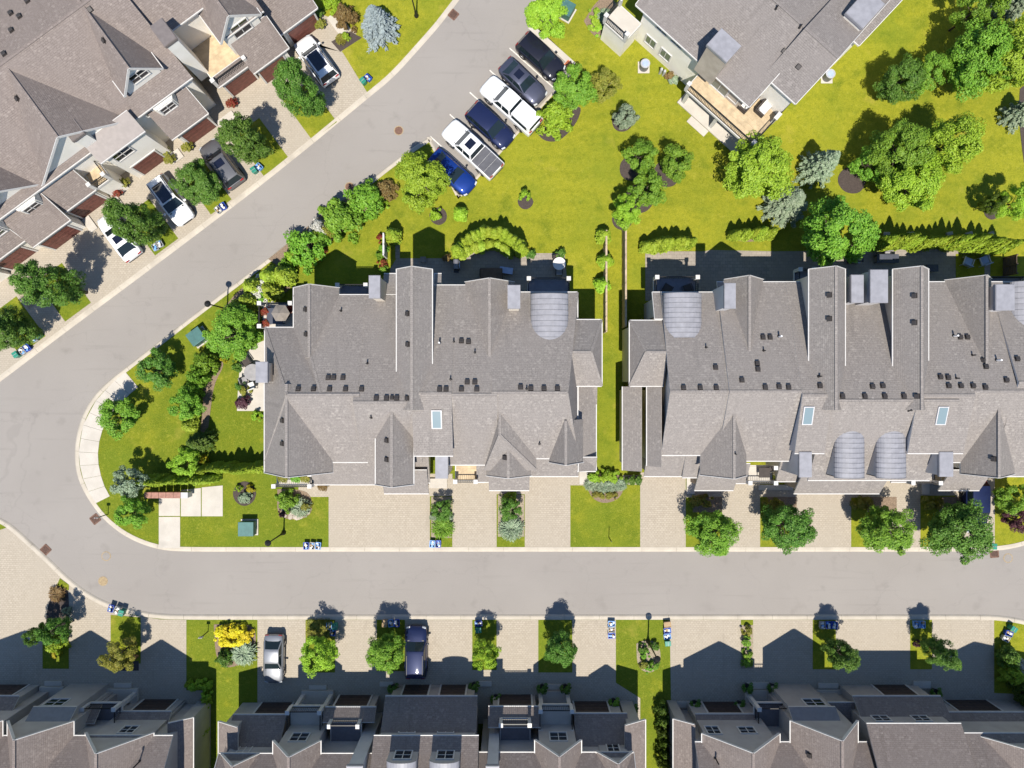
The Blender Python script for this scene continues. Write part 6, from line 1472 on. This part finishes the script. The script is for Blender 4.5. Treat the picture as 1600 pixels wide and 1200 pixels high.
# back terrace of the left row
grill(714, 416, 90, 'black barbecue on the back terrace'); boxtable(791, 424, 1.15, .55, .6, 'cushion_blue', 'blue grey storage chest on the back terrace', 'storage_chest', 'chest', deg=-8); boxtable(768, 430, 1.9, 1.0, .74, 'wood_brown', 'dark dining table in the shade of the back terrace')
chair(755, 428, 90, 'wicker', 'dark chair left of the dining table'); chair(781, 434, -90, 'wicker', 'dark chair right of the dining table'); pot(698, 404, 'leaf_bronze', 'bronze potted plant at the left end of the back terrace', .2, .35, mat='terracotta'); pot(829, 399, 'leaf_dark', 'left dark potted plant at the top of the back terrace'); pot(875, 397, 'leaf_dark', 'right dark potted plant at the top of the back terrace')
rtable(873, 414, .55, 'cushion_white', 'small white round table at the right of the back terrace'); chair(868, 405, 20, 'wicker', 'dark chair above the small white table', w=.55); chair(873, 427, 180, 'canvas_grey', 'grey chair below the small white table', w=.6); tag(MB().cbox(*at(795, 401)[:2], G + .22, .32, .38, .44, 0, .2).build('stool', 'cushion_white', bevel=.03), 'white cube stool at the edge of the back terrace', 'stool')
boxtable(662, 407, .5, .5, .5, 'canvas_taupe', 'small square side table on the shaded terrace')
# back terrace of the right row
chair(1507, 411, 160, 'cushion_blue', 'left of the two blue and white lounge chairs on the lawn square', w=.85, lounge=True, frame='trim_white'); chair(1533, 409, 200, 'cushion_blue', 'right of the two blue and white lounge chairs on the lawn square', w=.85, lounge=True, frame='trim_white')
boxtable(1381, 406, 1.9, .75, .7, 'cushion_dark', 'dark long table on the right terrace'); boxtable(1452, 420, 1.0, .6, .5, 'cushion_dark', 'low dark table in the shade near the lawn square'); chair(1382, 399, 0, 'canvas_grey', 'grey chair above the long dark table', w=.6)
grill(1330, 408, 0, 'black barbecue in the shade of the right terrace')
chair(1041, 452, 150, 'wicker', 'left wicker chair on the right row back balcony', z=3.2, w=.75); chair(1073, 452, 200, 'wicker', 'right wicker chair on the right row back balcony', z=3.2, w=.75)
boxtable(1190, 737, .9, .8, .72, 'wicker', 'dark table on the front balcony of the right row', z=3.2); chair(1199, 733, -60, 'wicker', 'dark chair on the front balcony of the right row', z=3.2, w=.5)
# deck at the top right
sofa(1167, 162, -132, 1.6, 'short white sofa near the house on the raised deck', 3.2); sofa(1196, 166, 48, 1.9, 'long white sofa at the outer rail of the raised deck', 3.2); boxtable(1150, 150, .9, .6, .7, 'cushion_white', 'white table against the house wall on the raised deck', z=3.2, deg=-42)
for px, py, l in ((1008, 100, 'round grey air conditioner beside the cream wall'), (1297, 116, 'grey air conditioner on the right side of the turned house')):
    b = at(px, py, .8); t_ = thing('air_conditioner', l, 'air conditioner', (b[0], b[1], G)); x, y = b[:2]
    MB().cyl(x, y, G + .02, G + .80, .40, .38, 18).build('casing', 'metal_dark', t_, smooth=R(40)); MB().cyl(x, y, G + .80, G + .84, .41, n=18).build('top_ring', 'ac_metal', t_); MB().cyl(x, y, G + .842, G + .85, .26, n=18).build('fan_guard', 'cushion_blue', t_); MB().box(x - .5, x + .5, y - .5, y + .5, 0, G + .03).build('pad', 'concrete', t_)
pot(1044, 121, 'leaf_bronze', 'brown pot by the cream wall', .22, .4, mat='terracotta', ph=.3); pot(1051, 128, 'leaf_sage', 'pale pot by the cream wall', .24, .4, mat='pvc_white', ph=.3)
for k, (px, py) in enumerate(((1033, 110), (1038, 113))): b = at(px, py, .7); t_ = thing('utility_meter', 'one of the twin grey meters on the cream wall', 'meter', (b[0], b[1], G), group='twin meters'); MB().box(b[0] - .1, b[0] + .1, b[1] - .1, b[1] + .1, G, G + .9).build('case', 'ac_metal', t_, bevel=.02); MB().cyl(b[0], b[1], G + .9, G + 1.0, .07, n=12).build('dial', 'gutter_grey', t_)
# pots and plants by the doors
for i, (x, y, m_, l) in enumerate(((297, 233, 'leaf_olive', 'potted plant right of the garage door beside the grey SUV'), (270, 252, 'leaf_olive', 'lower potted plant by the doorstep above the grey SUV'), (262, 240, 'leaf_olive', 'tall potted plant on the doorstep of the slanting row'), (503, 43, 'leaf_olive', 'potted plant beside the top garage door'), (500, 25, 'leaf_dark', 'dark potted plant at the front walk near the top edge'), (366, 165, 'leaf_red', 'reddish potted plant between two garages of the slanting row'), (199, 288, 'leaf_olive', 'olive potted plant near the balcony of the slanting row'), (188, 303, 'leaf_red', 'red leaved potted plant in front of the slanting row'),
                                   (616, 1071, 'leaf_dark', 'dark potted plant beside the shaded doorstep'), (741, 1068, 'leaf_dark', 'dark potted plant at the second shaded doorstep'), (958, 1093, 'leaf_mid', 'green potted plant by the last shaded garage'), (987, 1103, 'leaf_dark', 'dark potted plant at the corner of the lower middle row'), (847, 1071, 'leaf_dark', 'left potted plant on the shaded porch step'), (883, 1071, 'leaf_dark', 'right potted plant on the shaded porch step'), (775, 1087, 'leaf_dark', 'dark potted plant right of the entrance with wide step'),
                                   (1084, 1096, 'leaf_dark', 'potted plant left of the first lower right garage'), (1153, 1097, 'leaf_dark', 'potted plant right of the first lower right garage'), (1165, 1070, 'leaf_dark', 'left potted plant at the lower right porch step'), (1204, 1070, 'leaf_dark', 'right potted plant at the lower right porch step'), (1457, 1078, 'leaf_dark', 'bushy potted plant beside the lower right doorstep'), (983, 748, 'leaf_dark', 'left dark planter on the small landing'), (993, 748, 'leaf_dark', 'right dark planter on the small landing'), (508, 757, 'leaf_bronze', 'small bronze potted plant by the left garage'), (685, 1077, 'leaf_purple', 'dark red plant between the two middle garage doors'))): pot(x, y, m_, l, .26, .45, ph=.65)
# rockery stones
for k in range(9):
    x = 446 + (k % 5) * 9 + random.uniform(-2, 2); y = 800 + (k // 5) * 7 + random.uniform(-2, 2); b = at(x, y); r_ = random.uniform(.18, .3); mb = MB(); bm = bmesh.new(); bmesh.ops.create_icosphere(bm, subdivisions=2, radius=1)
    for v in bm.verts: v.co = Vector((v.co.x * r_ * 1.3, v.co.y * r_, v.co.z * r_ * .6)) * random.uniform(.85, 1.1)
    me = bpy.data.meshes.new('boulder'); bm.to_mesh(me); bm.free(); me.materials.append(M['stone']); o = bpy.data.objects.new('boulder', me); C.objects.link(o); o.location = (b[0], b[1], G + .08); o.rotation_euler = (0, 0, k * 1.3); tag(o, 'pale rounded boulder along the rockery bed edge', 'boulder', 'rockery boulders')
